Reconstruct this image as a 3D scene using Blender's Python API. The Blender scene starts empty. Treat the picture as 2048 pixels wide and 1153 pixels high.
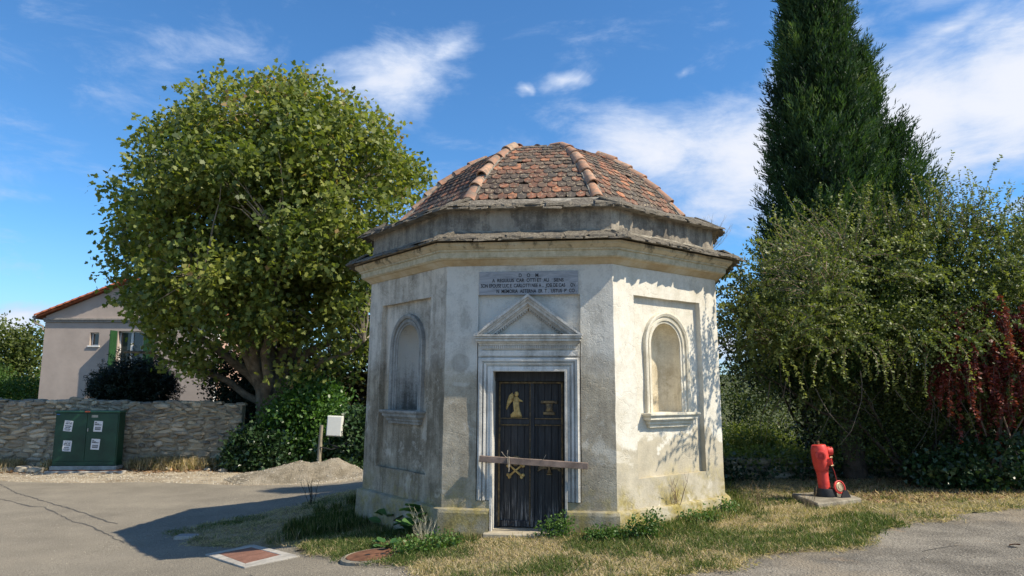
import bpy, bmesh, math, random
import numpy as np
from mathutils import Vector, Matrix, Euler
rnd = random.Random(7)
R_ = math.radians
sc = bpy.context.scene
col = sc.collection

# ---------------------------------------------------------------- camera
cam_d = bpy.data.cameras.new('camera')
cam = bpy.data.objects.new('camera', cam_d); col.objects.link(cam)
cam_d.sensor_width = 36.0
cam_d.lens = 24.905
cam_d.clip_start = 0.05; cam_d.clip_end = 20000
cam.matrix_world = Matrix.Translation((0, 0, 1.7)) @ Matrix.Rotation(R_(98.04), 4, 'X') @ Matrix.Rotation(R_(0.264), 4, 'Z')
sc.camera = cam

# ---------------------------------------------------------------- light
SUN_EL, SUN_AZ = 46.5, -18.6          # elevation; direction towards the sun measured from +X
sun_d = bpy.data.lights.new('sun', 'SUN'); sun_d.energy = 5.0; sun_d.angle = R_(0.55); sun_d.color = (1.0, 0.90, 0.73)
sun = bpy.data.objects.new('sun', sun_d); col.objects.link(sun)
sdir = Vector((math.cos(R_(SUN_EL))*math.cos(R_(SUN_AZ)), math.cos(R_(SUN_EL))*math.sin(R_(SUN_AZ)), math.sin(R_(SUN_EL))))
sun.rotation_euler = sdir.to_track_quat('Z', 'Y').to_euler()
sc.view_settings.view_transform = 'Standard'
sc.view_settings.look = 'None'
sc.view_settings.exposure = 0.46
sc.view_settings.gamma = 1.0
sc.view_settings.use_curve_mapping = False

# ---------------------------------------------------------------- node helper
class NT:
    def __init__(s, tree): s.t = tree; s.n = tree.nodes; s.l = tree.links
    def put(s, sock, v):
        if isinstance(v, bpy.types.NodeSocket): s.l.new(v, sock)
        else:
            if hasattr(sock.default_value, '__len__'):
                n = len(sock.default_value)
                if not hasattr(v, '__len__'): v = [v]*3
                v = list(v)[:n] + [1.0]*(n-len(v))
            sock.default_value = v
    def node(s, typ, props=None, **ins):
        nd = s.n.new(typ)
        for k, v in (props or {}).items(): setattr(nd, k, v)
        for k, v in ins.items():
            key = int(k[1:]) if k[0] == '_' and k[1:].isdigit() else k.replace('_', ' ')
            s.put(nd.inputs[key], v)
        return nd
    def math(s, op, a, b=0.0, c=0.0, clamp=False):
        nd = s.n.new('ShaderNodeMath'); nd.operation = op; nd.use_clamp = clamp
        s.put(nd.inputs[0], a); s.put(nd.inputs[1], b); s.put(nd.inputs[2], c)
        return nd.outputs[0]
    def noise(s, vec, scale, detail=5, rough=0.6, dist=0.0, scl=None):
        if scl: vec = s.node('ShaderNodeVectorMath', {'operation': 'MULTIPLY'}, _0=vec, _1=scl).outputs[0]
        return s.node('ShaderNodeTexNoise', None, Vector=vec, Scale=scale, Detail=detail, Roughness=rough, Distortion=dist).outputs[0]
    def vor(s, vec, scale, feature='F1'):
        return s.node('ShaderNodeTexVoronoi', {'feature': feature}, Vector=vec, Scale=scale)
    def step(s, v, a, b, o0=0.0, o1=1.0):
        return s.node('ShaderNodeMapRange', {'interpolation_type': 'SMOOTHSTEP'}, Value=v, From_Min=a, From_Max=b, To_Min=o0, To_Max=o1).outputs[0]
    def mix(s, f, a, b, mode='MIX'):
        nd = s.n.new('ShaderNodeMix'); nd.data_type = 'RGBA'; nd.blend_type = mode
        s.put(nd.inputs[0], f); s.put(nd.inputs[6], a); s.put(nd.inputs[7], b)
        return nd.outputs[2]
    def ramp(s, f, stops, interp='LINEAR'):
        nd = s.n.new('ShaderNodeValToRGB'); cr = nd.color_ramp; cr.interpolation = interp
        while len(cr.elements) < len(stops): cr.elements.new(0.5)
        for e, (p, c) in zip(cr.elements, stops):
            e.position = p; e.color = (c[0], c[1], c[2], 1)
        s.put(nd.inputs[0], f); return nd.outputs[0]
    def bump(s, h, strength=0.5, dist=0.01, normal=None):
        nd = s.n.new('ShaderNodeBump'); s.put(nd.inputs['Height'], h)
        nd.inputs['Strength'].default_value = strength; nd.inputs['Distance'].default_value = dist
        if normal: s.l.new(normal, nd.inputs['Normal'])
        return nd.outputs[0]

def new_mat(name):
    m = bpy.data.materials.new(name); m.use_nodes = True
    t = NT(m.node_tree); b = t.n['Principled BSDF']
    b.inputs['Roughness'].default_value = 0.85
    b.inputs['Specular IOR Level'].default_value = 0.25
    return m, t, b
def simple(name, c, rough=0.7, metal=0.0, vary=0.15, scale=8.0, bump=0.2, bd=0.004, spec=0.3):
    m, t, b = new_mat(name)
    pos = t.node('ShaderNodeTexCoord').outputs['Object']
    n = t.noise(pos, scale, 6, 0.65)
    c2 = [x*(1-vary*2) for x in c]; c3 = [min(1, x*(1+vary)) for x in c]
    t.l.new(t.ramp(n, [(0.3, c2), (0.7, c3)]), b.inputs['Base Color'])
    b.inputs['Roughness'].default_value = rough; b.inputs['Metallic'].default_value = metal
    b.inputs['Specular IOR Level'].default_value = spec
    if bump: t.l.new(t.bump(t.noise(pos, scale*8, 4), bump, bd), b.inputs['Normal'])
    return m

# ---------------------------------------------------------------- sky
w = bpy.data.worlds.new('World'); sc.world = w; w.use_nodes = True
t = NT(w.node_tree); t.n.clear()
out = t.n.new('ShaderNodeOutputWorld')
sky = t.n.new('ShaderNodeTexSky'); sky.sky_type = 'NISHITA'; sky.sun_disc = False
sky.sun_elevation = R_(SUN_EL); sky.sun_rotation = R_(90 - SUN_AZ)
sky.air_density = 1.0; sky.dust_density = 0.25; sky.ozone_density = 2.0; sky.altitude = 300
gen = t.node('ShaderNodeTexCoord').outputs['Generated']
dirn = t.node('ShaderNodeVectorMath', {'operation': 'NORMALIZE'}, _0=gen).outputs[0]
sep = t.node('ShaderNodeSeparateXYZ', None, _0=dirn)
az = t.math('MULTIPLY', t.math('ARCTAN2', sep.outputs[0], sep.outputs[1]), 57.2958)
el = t.math('MULTIPLY', t.math('ARCSINE', sep.outputs[2]), 57.2958)
warp = t.node('ShaderNodeTexNoise', None, Vector=dirn, Scale=5.0, Detail=5, Roughness=0.6)
ws = t.node('ShaderNodeSeparateColor', None, _0=warp.outputs[1])
azw = t.math('ADD', az, t.math('MULTIPLY', t.math('SUBTRACT', ws.outputs[0], 0.5), 9))
elw = t.math('ADD', el, t.math('MULTIPLY', t.math('SUBTRACT', ws.outputs[1], 0.5), 5))
# az, el, half widths, tilt, weight : clouds in degrees; last row unseen, thickened to raise ambient light
clouds = [(-10.6, 23.6, 8.6, 4.8, 12, 1.0), (-6.5, 25.8, 5.5, 2.6, 20, .75), (5.9, 23.7, 3.2, 1.1, 5, .62), (2.0, 23.2, 1.2, .8, 0, .6),
          (14.8, 24.5, 1.7, .8, 10, .5), (11.8, 19.0, 9, 4.2, -8, 1.0), (18.5, 17.2, 12, 7.0, -5, 1.1), (29.0, 17.8, 15, 8.5, 10, 1.35),
          (24.0, 23.5, 8, 3.4, 25, .85), (38.0, 19.5, 13, 8.0, 12, 1.35), (47.0, 22.0, 12, 7, 10, 1.0), (33.5, 24.5, 7, 1.8, 10, .75), (38.0, 12.0, 7, 1.0, 8, .8),
          (25, 27.5, 8, 1.8, 14, .5), (38.0, 28.0, 10, 2.4, 14, .75), (17.0, 3.5, 6, 2.4, 0, .95), (-35.2, 3.9, 5.0, 2.6, 18, 1.3), (-31, 1.5, 9, 1.6, 0, .7), (-2, 3.0, 14, 2.0, 0, .6),
          (-27, 19.5, 3.0, 1.2, -60, .12), (-37, 12.5, 5, .8, 6, .35), (30, 5, 9, 2, 0, .7),
          (-95, 25, 28, 9, 6, 1.0), (120, 32, 34, 14, 5, 1.2), (175, 24, 34, 12, 0, 1.2), (-150, 38, 30, 12, 0, 1.1), (80, 22, 20, 9, 8, 1.2), (150, 60, 40, 12, 0, 1.1)]
tot = None
for (a0, e0, ra, re, tilt, wt) in clouds:
    ct, st = math.cos(R_(tilt)), math.sin(R_(tilt))
    da = t.math('SUBTRACT', azw, a0); de = t.math('SUBTRACT', elw, e0)
    u = t.math('MULTIPLY_ADD', da, ct/ra, t.math('MULTIPLY', de, st/ra))
    v = t.math('MULTIPLY_ADD', da, -st/re, t.math('MULTIPLY', de, ct/re))
    r2 = t.math('ADD', t.math('MULTIPLY', u, u), t.math('MULTIPLY', v, v))
    m = t.math('MULTIPLY', t.math('SUBTRACT', 1.0, t.math('SQRT', r2), clamp=True), wt)
    tot = m if tot is None else t.math('SMOOTH_MAX', tot, m, 0.12)
fb = t.noise(dirn, 7.0, 11, 0.66, 0.35, scl=(1, 1, 2.6))
fb2 = t.noise(dirn, 2.8, 4, 0.5, 0.0, scl=(1, 1, 2.0))
dens = t.math('MULTIPLY_ADD', tot, 1.25, t.math('MULTIPLY', t.math('SUBTRACT', fb, 0.5), 1.75))
dens = t.math('MULTIPLY_ADD', t.math('SUBTRACT', fb2, 0.5), 0.5, dens)
cov = t.step(dens, 0.10, 1.0, 0.0, 0.95)
hz = t.step(t.math('ADD', el, t.math('MULTIPLY', fb2, 6)), 1, 15, 0.55, 0.0)
cov = t.math('MAXIMUM', cov, hz)
bg1 = t.node('ShaderNodeBackground', None, Strength=0.14)
gain = t.mix(1.0, sky.outputs[0], (0.41, 0.73, 0.97), 'MULTIPLY')
t.l.new(gain, bg1.inputs[0])
bg2 = t.node('ShaderNodeBackground', None, Strength=1.0)
cc = t.mix(t.step(dens, 0.55, 1.35), (0.44, 0.53, 0.70), (0.66, 0.68, 0.74))
t.l.new(cc, bg2.inputs[0])
ms = t.n.new('ShaderNodeMixShader'); t.l.new(cov, ms.inputs[0]); t.l.new(bg1.outputs[0], ms.inputs[1]); t.l.new(bg2.outputs[0], ms.inputs[2])
t.l.new(ms.outputs[0], out.inputs[0])

# ---------------------------------------------------------------- object helpers
def tag(o, label=None, cat=None, group=None, kind=None):
    if label: o['label'] = label
    if cat: o['category'] = cat
    if group: o['group'] = group
    if kind: o['kind'] = kind
    return o
def empty(name, loc=(0, 0, 0), rz=0.0):
    o = bpy.data.objects.new(name, None); col.objects.link(o); o.location = loc; o.rotation_euler = (0, 0, rz); o.empty_display_size = 0.2
    return o
def link(name, me, mat=None, parent=None, loc=None, rot=None, scale=None):
    o = bpy.data.objects.new(name, me); col.objects.link(o)
    if mat is not None and len(me.materials) == 0: me.materials.append(mat)
    if parent is not None: o.parent = parent
    if loc is not None: o.location = loc
    if rot is not None: o.rotation_euler = rot
    if scale is not None: o.scale = scale
    return o
def bulk(name, V, loops, sizes, tint=None, smooth=False):
    """mesh from flat numpy arrays"""
    me = bpy.data.meshes.new(name)
    V = np.asarray(V, dtype=np.float32).reshape(-1, 3); loops = np.asarray(loops, dtype=np.int32).ravel(); sizes = np.asarray(sizes, dtype=np.int32).ravel()
    me.vertices.add(len(V)); me.vertices.foreach_set('co', V.ravel())
    me.loops.add(len(loops)); me.loops.foreach_set('vertex_index', loops)
    me.polygons.add(len(sizes)); st = np.concatenate([[0], np.cumsum(sizes)[:-1]]).astype(np.int32)
    me.polygons.foreach_set('loop_start', st); me.polygons.foreach_set('loop_total', sizes)
    if smooth: me.polygons.foreach_set('use_smooth', np.ones(len(sizes), dtype=bool))
    me.update(calc_edges=True)
    if tint is not None:
        at = me.attributes.new('tint', 'FLOAT', 'FACE'); at.data.foreach_set('value', np.asarray(tint, dtype=np.float32))
    return me
class MB:
    """collects simple shapes into one mesh"""
    def __init__(s): s.v = []; s.f = []
    def add(s, vs, fs):
        o = len(s.v); s.v += [tuple(p) for p in vs]; s.f += [tuple(i+o for i in f) for f in fs]; return s
    def box(s, a, b, M=None):
        x0, y0, z0 = a; x1, y1, z1 = b
        vs = [Vector(p) for p in [(x0,y0,z0),(x1,y0,z0),(x1,y1,z0),(x0,y1,z0),(x0,y0,z1),(x1,y0,z1),(x1,y1,z1),(x0,y1,z1)]]
        if M is not None: vs = [M @ p for p in vs]
        return s.add(vs, [(0,3,2,1),(4,5,6,7),(0,1,5,4),(1,2,6,5),(2,3,7,6),(3,0,4,7)])
    def tube(s, pts, rad, n=8, caps=True):
        pts = [Vector(p) for p in pts]; rings = []
        up = Vector((0.13, 0.21, 0.97))
        for i, p in enumerate(pts):
            d = (pts[min(i+1, len(pts)-1)] - pts[max(i-1, 0)])
            if d.length < 1e-9: d = Vector((0, 0, 1))
            d.normalize()
            a = d.cross(up)
            if a.length < 0.1: a = d.cross(Vector((1, 0, 0)))
            a.normalize(); b = d.cross(a)
            r = rad[i] if hasattr(rad, '__len__') else rad
            rings.append([p + a*math.cos(2*math.pi*k/n)*r + b*math.sin(2*math.pi*k/n)*r for k in range(n)])
        vs = [q for rg in rings for q in rg]
        fs = [(i*n+k, i*n+(k+1) % n, (i+1)*n+(k+1) % n, (i+1)*n+k) for i in range(len(pts)-1) for k in range(n)]
        if caps: fs += [tuple(range(n-1, -1, -1)), tuple((len(pts)-1)*n+k for k in range(n))]
        return s.add(vs, fs)
    def lathe(s, prof, n=24, M=None):
        vs = []
        for r, z in prof:
            for k in range(n):
                p = Vector((r*math.cos(2*math.pi*k/n), r*math.sin(2*math.pi*k/n), z)); vs.append(M @ p if M is not None else p)
        m = len(prof)
        fs = [(i*n+k, i*n+(k+1) % n, (i+1)*n+(k+1) % n, (i+1)*n+k) for i in range(m-1) for k in range(n)]
        fs += [tuple(range(n-1, -1, -1)), tuple((m-1)*n+k for k in range(n))]
        return s.add(vs, fs)
    def prism(s, poly, h0, h1, M=None):
        """polygon in x,z extruded along y from h0 to h1"""
        n = len(poly); vs = [Vector((x, h0, z)) for x, z in poly] + [Vector((x, h1, z)) for x, z in poly]
        if M is not None: vs = [M @ p for p in vs]
        return s.add(vs, [tuple(range(n)), tuple(range(2*n-1, n-1, -1))] + [(k, k+n, (k+1) % n+n, (k+1) % n) for k in range(n)])
    def mesh(s, name, bevel=0.0, smooth=None, weld=False, fixn=True):
        me = bpy.data.meshes.new(name); me.from_pydata([tuple(p) for p in s.v], [], s.f); me.update()
        bm = bmesh.new(); bm.from_mesh(me)
        if weld: bmesh.ops.remove_doubles(bm, verts=bm.verts, dist=1e-4)
        if fixn: bmesh.ops.recalc_face_normals(bm, faces=bm.faces)
        if bevel: bmesh.ops.bevel(bm, geom=[e for e in bm.edges if e.is_manifold and e.calc_face_angle(0) > 0.5], offset=bevel, segments=1, affect='EDGES', clamp_overlap=True)
        bm.to_mesh(me); bm.free()
        if smooth is not None:
            me.polygons.foreach_set('use_smooth', np.ones(len(me.polygons), dtype=bool)); me.set_sharp_from_angle(angle=R_(smooth))
        return me
    def build(s, name, mat, parent=None, **k):
        return link(name, s.mesh(name, **k), mat, parent)

rng = np.random.default_rng(11)
def hash3(ix, iy, iz, seed):
    h = (ix*374761393 + iy*668265263 + iz*2147483647 + seed*1274126177) & 0xffffffff
    h = ((h ^ (h >> 13)) * 1274126177) & 0xffffffff
    return ((h ^ (h >> 16)) & 0xffffff) / float(0xffffff)
def vnoise(P, scale, seed=0):
    P = np.asarray(P, dtype=np.float64)*scale
    if P.shape[-1] == 2: P = np.concatenate([P, np.zeros(P.shape[:-1]+(1,))], -1)
    I = np.floor(P).astype(np.int64); F = P - I; F = F*F*(3-2*F); o = 0
    for dx in (0, 1):
        for dy in (0, 1):
            for dz in (0, 1):
                wgt = (F[..., 0] if dx else 1-F[..., 0])*(F[..., 1] if dy else 1-F[..., 1])*(F[..., 2] if dz else 1-F[..., 2])
                o = o + wgt*hash3(I[..., 0]+dx, I[..., 1]+dy, I[..., 2]+dz, seed)
    return o
def fbm(P, scale, seed=0, octs=4):
    o = 0; a = 0.5; tt = 0
    for k in range(octs): o = o + a*vnoise(P, scale*2**k, seed+k*17); tt += a; a *= 0.5
    return o/tt

# ---------------------------------------------------------------- terrain
GX = [-30, -6.2, -5, -4, -3.2, -2.4, -1.6, -.5, .5, 2, 4, 7, 10, 14, 30]
GZ = [-.60, -.60, -.58, -.50, -.38, -.26, -.17, -.08, -.02, .03, .09, .14, .22, .32, .4]
def gz(x, y):
    x = np.asarray(x, float); y = np.asarray(y, float)
    z = (np.interp(x-.4, GX, GZ)+np.interp(x, GX, GZ)+np.interp(x+.4, GX, GZ))/3
    far = np.clip(y-22.5, 0, None); z = z - np.minimum(far*0.09, 1.2)*(x < 0)
    fr = np.clip(y-(13.6), 0, None)*np.clip((x-1.0)/2.5, 0, 1); z = z - np.minimum(fr*0.5, 9)
    z = z - np.clip((y-45)*0.12, 0, 60)
    r = np.hypot(x, y); z = z - np.clip((np.abs(x)-40)*0.05, 0, 10)
    return z
# ---------------------------------------------------------------- ground materials
def ground_mat(name, stops, nscale, fine, bump, bd, patch=None, grit=120, beyond=False, flat=1.0):
    m, t, b = new_mat(name)
    pos = t.node('ShaderNodeNewGeometry').outputs['Position']
    n1 = t.noise(pos, nscale, 6, 0.65); n2 = t.noise(pos, fine, 3, 0.7)
    c = t.ramp(t.math('MULTIPLY_ADD', t.math('SUBTRACT', n2, 0.5), 1.0 if flat == 1 else 1.5, t.math('MULTIPLY_ADD', t.math('SUBTRACT', n1, 0.5), flat, 0.5)), stops)
    if patch:
        for (sc_, lo, hi, colr, amt) in patch:
            c = t.mix(t.step(t.noise(pos, sc_, 5, 0.6), lo, hi, 0, amt), c, colr)
    v = t.vor(pos, grit)
    c = t.mix(t.step(v.outputs[0], 0.15, 0.55, 0.0, 0.35), c, (0.62, 0.6, 0.56), 'MULTIPLY')
    if beyond:      # rough grass and scrub take over past the garden walls
        sp_ = t.node('ShaderNodeSeparateXYZ', None, _0=pos)
        e1 = t.math('MULTIPLY', t.step(sp_.outputs[0], 0.5, 2.0), t.step(sp_.outputs[1], 11.5, 12.6)); e2 = t.step(sp_.outputs[1], 20.3, 21.4)
        gcol = t.ramp(n1, [(.3, (.025, .03, .012)), (.5, (.05, .055, .022)), (.7, (.10, .09, .045))])
        c = t.mix(t.math('MAXIMUM', e1, e2), c, gcol)
    t.l.new(c, b.inputs['Base Color'])
    h = t.math('ADD', t.math('MULTIPLY', v.outputs[0], -0.6), n2)
    t.l.new(t.bump(h, bump, bd), b.inputs['Normal'])
    b.inputs['Roughness'].default_value = 0.95; b.inputs['Specular IOR Level'].default_value = 0.12
    return m
m_road = ground_mat('asphalt_faded', [(0.30, (.135, .122, .100)), (0.52, (.245, .218, .174)), (0.72, (.36, .32, .25))], 1.1, 75, 0.9, 0.008,
                    patch=[(0.35, 0.50, 0.72, (.30, .27, .22), .3), (0.8, 0.56, 0.75, (.15, .138, .115), .15), (6, .62, .75, (.36, .32, .25), .2)], grit=48, flat=.4)
m_road2 = ground_mat('asphalt_coarse', [(0.30, (.12, .110, .094)), (0.52, (.215, .197, .168)), (0.72, (.34, .31, .26))], 1.6, 60, 1.2, 0.012,
                    patch=[(0.5, 0.50, 0.66, (.36, .30, .22), .55), (1.1, 0.58, 0.72, (.12, .115, .11), .5), (2.3, .60, .7, (.40, .29, .19), .35)], grit=36)
m_dirt = ground_mat('sandy_dirt', [(0.30, (.24, .19, .13)), (0.5, (.40, .335, .24)), (0.7, (.52, .45, .345))], 1.7, 60, 0.8, 0.02,
                    patch=[(0.9, 0.54, 0.7, (.16, .125, .08), .55)], grit=45, beyond=True)
m_soil = ground_mat('straw_soil', [(0.30, (.13, .105, .06)), (0.5, (.27, .215, .13)), (0.7, (.42, .35, .235))], 2.2, 90, 0.8, 0.02,
                    patch=[(1.3, 0.48, 0.62, (.11, .14, .045), .6), (0.7, 0.58, 0.7, (.37, .26, .15), .6)], grit=60)
m_far = ground_mat('far_land', [(0.3, (.05, .07, .03)), (0.5, (.07, .085, .04)), (0.7, (.12, .12, .06))], 0.02, 0.3, 0.0, 0.01, grit=0.05)

def grid_mesh(name, xs, ys, zf, mat=None, mask=None, kind='structure', smooth=True):
    X, Y = np.meshgrid(xs, ys); Z = zf(X, Y); nx = len(xs); ny = len(ys)
    V = np.stack([X, Y, Z], -1).reshape(-1, 3)
    i, j = np.meshgrid(np.arange(nx-1), np.arange(ny-1)); b0 = j*nx+i
    Q = np.stack([b0, b0+1, b0+nx+1, b0+nx], -1).reshape(-1, 4)
    if mask is not None:
        cx = (X[:-1, :-1]+X[1:, 1:])/2; cy = (Y[:-1, :-1]+Y[1:, 1:])/2
        Q = Q[mask(cx, cy).ravel()]
        used, inv = np.unique(Q, return_inverse=True); V = V[used]; Q = inv.reshape(-1, 4)
    me = bulk(name, V, Q, np.full(len(Q), 4), smooth=smooth)
    o = link(name, me, mat); 
    if kind: o['kind'] = kind
    return o
near_x = np.arange(-20, 20.01, 0.25); near_y = np.arange(-6, 24.01, 0.25)
xs = np.concatenate([[-6000, -2500, -900, -300, -120, -60, -35, -26], near_x, [26, 35, 60, 120, 300, 900, 2500, 6000]])
ys = np.concatenate([[-400, -120, -40, -15], near_y, [28, 34, 45, 70, 120, 250, 600, 1500, 4000, 9000]])
def ground_z(X, Y):
    z = gz(X, Y)
    near = (np.abs(X) < 20) & (Y > -6) & (Y < 24)
    rough = (fbm(np.stack([X, Y], -1), 1.3, 3)-0.5)*0.10
    offroad = np.clip((Y-17.5)/1.2, 0, 1)
    return z + np.where(near, rough*offroad, 0)
g = grid_mesh('ground', xs, ys, ground_z, m_dirt)
# hills across the valley
def hill_z(X, Y):
    r = (fbm(np.stack([X, Y], -1), 1/900., 5, 5))
    return -110 + 250*np.clip(np.sin(np.clip((Y-1800)/2400, 0, 1)*math.pi), 0, 1)**0.7*(0.25+0.75*r)
hl = grid_mesh('hills', np.linspace(-5000, 5000, 80), np.linspace(1800, 4200, 30), hill_z, m_far)

# road: one sheet, its far edge wandering between gravel and asphalt
def far_edge(x):
    x = np.asarray(x, float)
    return 17.0 + 0.12*np.sin(x*1.3) + 0.35*(fbm(np.stack([x, x*0], -1), 1.1, 9)-0.5) + np.interp(x, [-14, -8, -5, -2, 4], [.8, .35, .05, -.6, -.8])
def strip(name, xs, y0, y1f, ny, lift, mat, zf=gz):
    xs = np.asarray(xs); T = np.linspace(0, 1, ny)
    X = np.repeat(xs[None, :], ny, 0); Y = y0 + (y1f(xs)[None, :]-y0)*T[:, None]
    Z = zf(X, Y)+lift
    V = np.stack([X, Y, Z], -1).reshape(-1, 3); nx = len(xs)
    i, j = np.meshgrid(np.arange(nx-1), np.arange(ny-1)); b0 = j*nx+i
    Q = np.stack([b0, b0+1, b0+nx+1, b0+nx], -1).reshape(-1, 4)
    return tag(link(name, bulk(name, V, Q, np.full(len(Q), 4), smooth=True), mat), kind='structure')
strip('road', np.arange(-30, 2.01, 0.1), -5, far_edge, 60, 0.012, m_road)
strip('side_road', np.arange(2.0, 20.01, 0.1), -5, lambda x: np.full_like(x, 13.0), 60, 0.0125, m_road2)

def poly_mask(poly, X, Y):
    ins = np.zeros(X.shape, bool); n = len(poly)
    for k in range(n):
        x1, y1 = poly[k]; x2, y2 = poly[(k+1) % n]
        c = ((y1 > Y) != (y2 > Y)) & (X < (x2-x1)*(Y-y1)/((y2-y1) if abs(y2-y1) > 1e-9 else 1e-9)+x1)
        ins ^= c
    return ins
VERGE = [(-5.35, 11.38), (-4.4, 10.45), (-3.6, 9.85), (-2.9, 9.4), (-2.2, 8.5), (-1.8, 8.05), (-1.33, 7.5), (-.9, 7.1), (-.6, 6.75), (0, 6.45), (1.0, 6.35), (1.75, 6.75), (2.65, 7.27),
         (3.81, 7.72), (4.14, 8.25), (5.33, 8.91), (6.92, 9.87), (9, 11.1), (12, 12.6), (17, 14.0), (17, 16), (3, 16), (1.5, 15.6), (-1.0, 15.3), (-2.6, 14.9), (-3.4, 14.5), (-3.9, 13.3), (-4.5, 12.7), (-5.0, 12.1)]
def in_verge(X, Y):
    P = np.stack([X, Y], -1)
    jx = (fbm(P, 2.4, 31)-0.5)*0.6; jy = (fbm(P, 2.4, 57)-0.5)*0.6
    return poly_mask(VERGE, X+jx, Y+jy)
def verge_z(X, Y):
    P = np.stack([X, Y], -1)
    ins = sum(in_verge(X+dx, Y+dy).astype(float) for dx, dy in ((.09, 0), (-.09, 0), (0, .09), (0, -.09), (.2, 0), (-.2, 0), (0, .2), (0, -.2)))/8
    return gz(X, Y) - 0.004 + (0.026 + 0.035*fbm(P, 2.5, 41)+0.012*fbm(P, 14, 42))*np.clip(ins*2-1, 0, 1)
grid_mesh('verge', np.arange(-5.6, 17.2, 0.06), np.arange(6.0, 16.4, 0.06), verge_z, m_soil, mask=in_verge)

# cracks and old patches in the asphalt: thin sheets of bitumen
m_tar, t, b = new_mat('bitumen'); b.inputs['Base Color'].default_value = (.085, .08, .072, 1); b.inputs['Roughness'].default_value = 0.8
def crack(pts, wd, seed):
    r = random.Random(seed); P = []
    for (a, b_) in zip(pts[:-1], pts[1:]):
        n = max(2, int(math.dist(a, b_)/0.12))
        for k in range(n):
            f = k/n; P.append((a[0]+(b_[0]-a[0])*f+r.uniform(-.025, .025), a[1]+(b_[1]-a[1])*f+r.uniform(-.03, .03)))
    V = []; F = []
    for k, (x, y) in enumerate(P):
        ww = wd*r.uniform(.25, 1.0)
        for s in (-1, 1):
            V.append((x, y+s*ww, float(gz(x, y))+0.0165))
        if k: F.append((2*k-2, 2*k-1, 2*k+1, 2*k))
    me = bpy.data.meshes.new('crack'); me.from_pydata(V, [], F)
    return tag(link('road_crack', me, m_tar), kind='structure')
crack([(-12.1, 17.2), (-10.5, 15.6), (-8.2, 13.7), (-6.5, 12.2)], .032, 1)
crack([(-12.0, 15.9), (-10.4, 14.9), (-9.2, 14.0), (-8.9, 13.95), (-7.45, 12.5), (-7.0, 12.2), (-6.2, 11.4), (-5.6, 10.7)], .028, 2)
crack([(-3.2, 7.9), (-2.8, 8.0), (-2.5, 7.6), (-2.9, 7.3)], .012, 3)
crack([(4.1, 7.35), (4.6, 7.6), (4.9, 7.5)], .012, 5)

# ---------------------------------------------------------------- chapel
CX, CY, CROT = 0.4987, 11.0636, -0.1192
T22 = math.tan(math.pi/8)
ZL, ZT = 0.284, 3.208
def AP(z): return 2.5 - (z-ZL)*0.01214
def fr(k):
    a = -math.pi/2+k*math.pi/4; return Vector((math.cos(a), math.sin(a), 0)), Vector((-math.sin(a), math.cos(a), 0))
def FP(k, u, w, z, a=None):
    n, tg = fr(k); return n*((AP(z) if a is None else a)+w)+tg*u+Vector((0, 0, z))
chapel = empty('chapel', (CX, CY, 0), CROT)
tag(chapel, 'small octagonal chapel with weathered plaster walls, arched niches and a domed tile roof', 'chapel')

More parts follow.
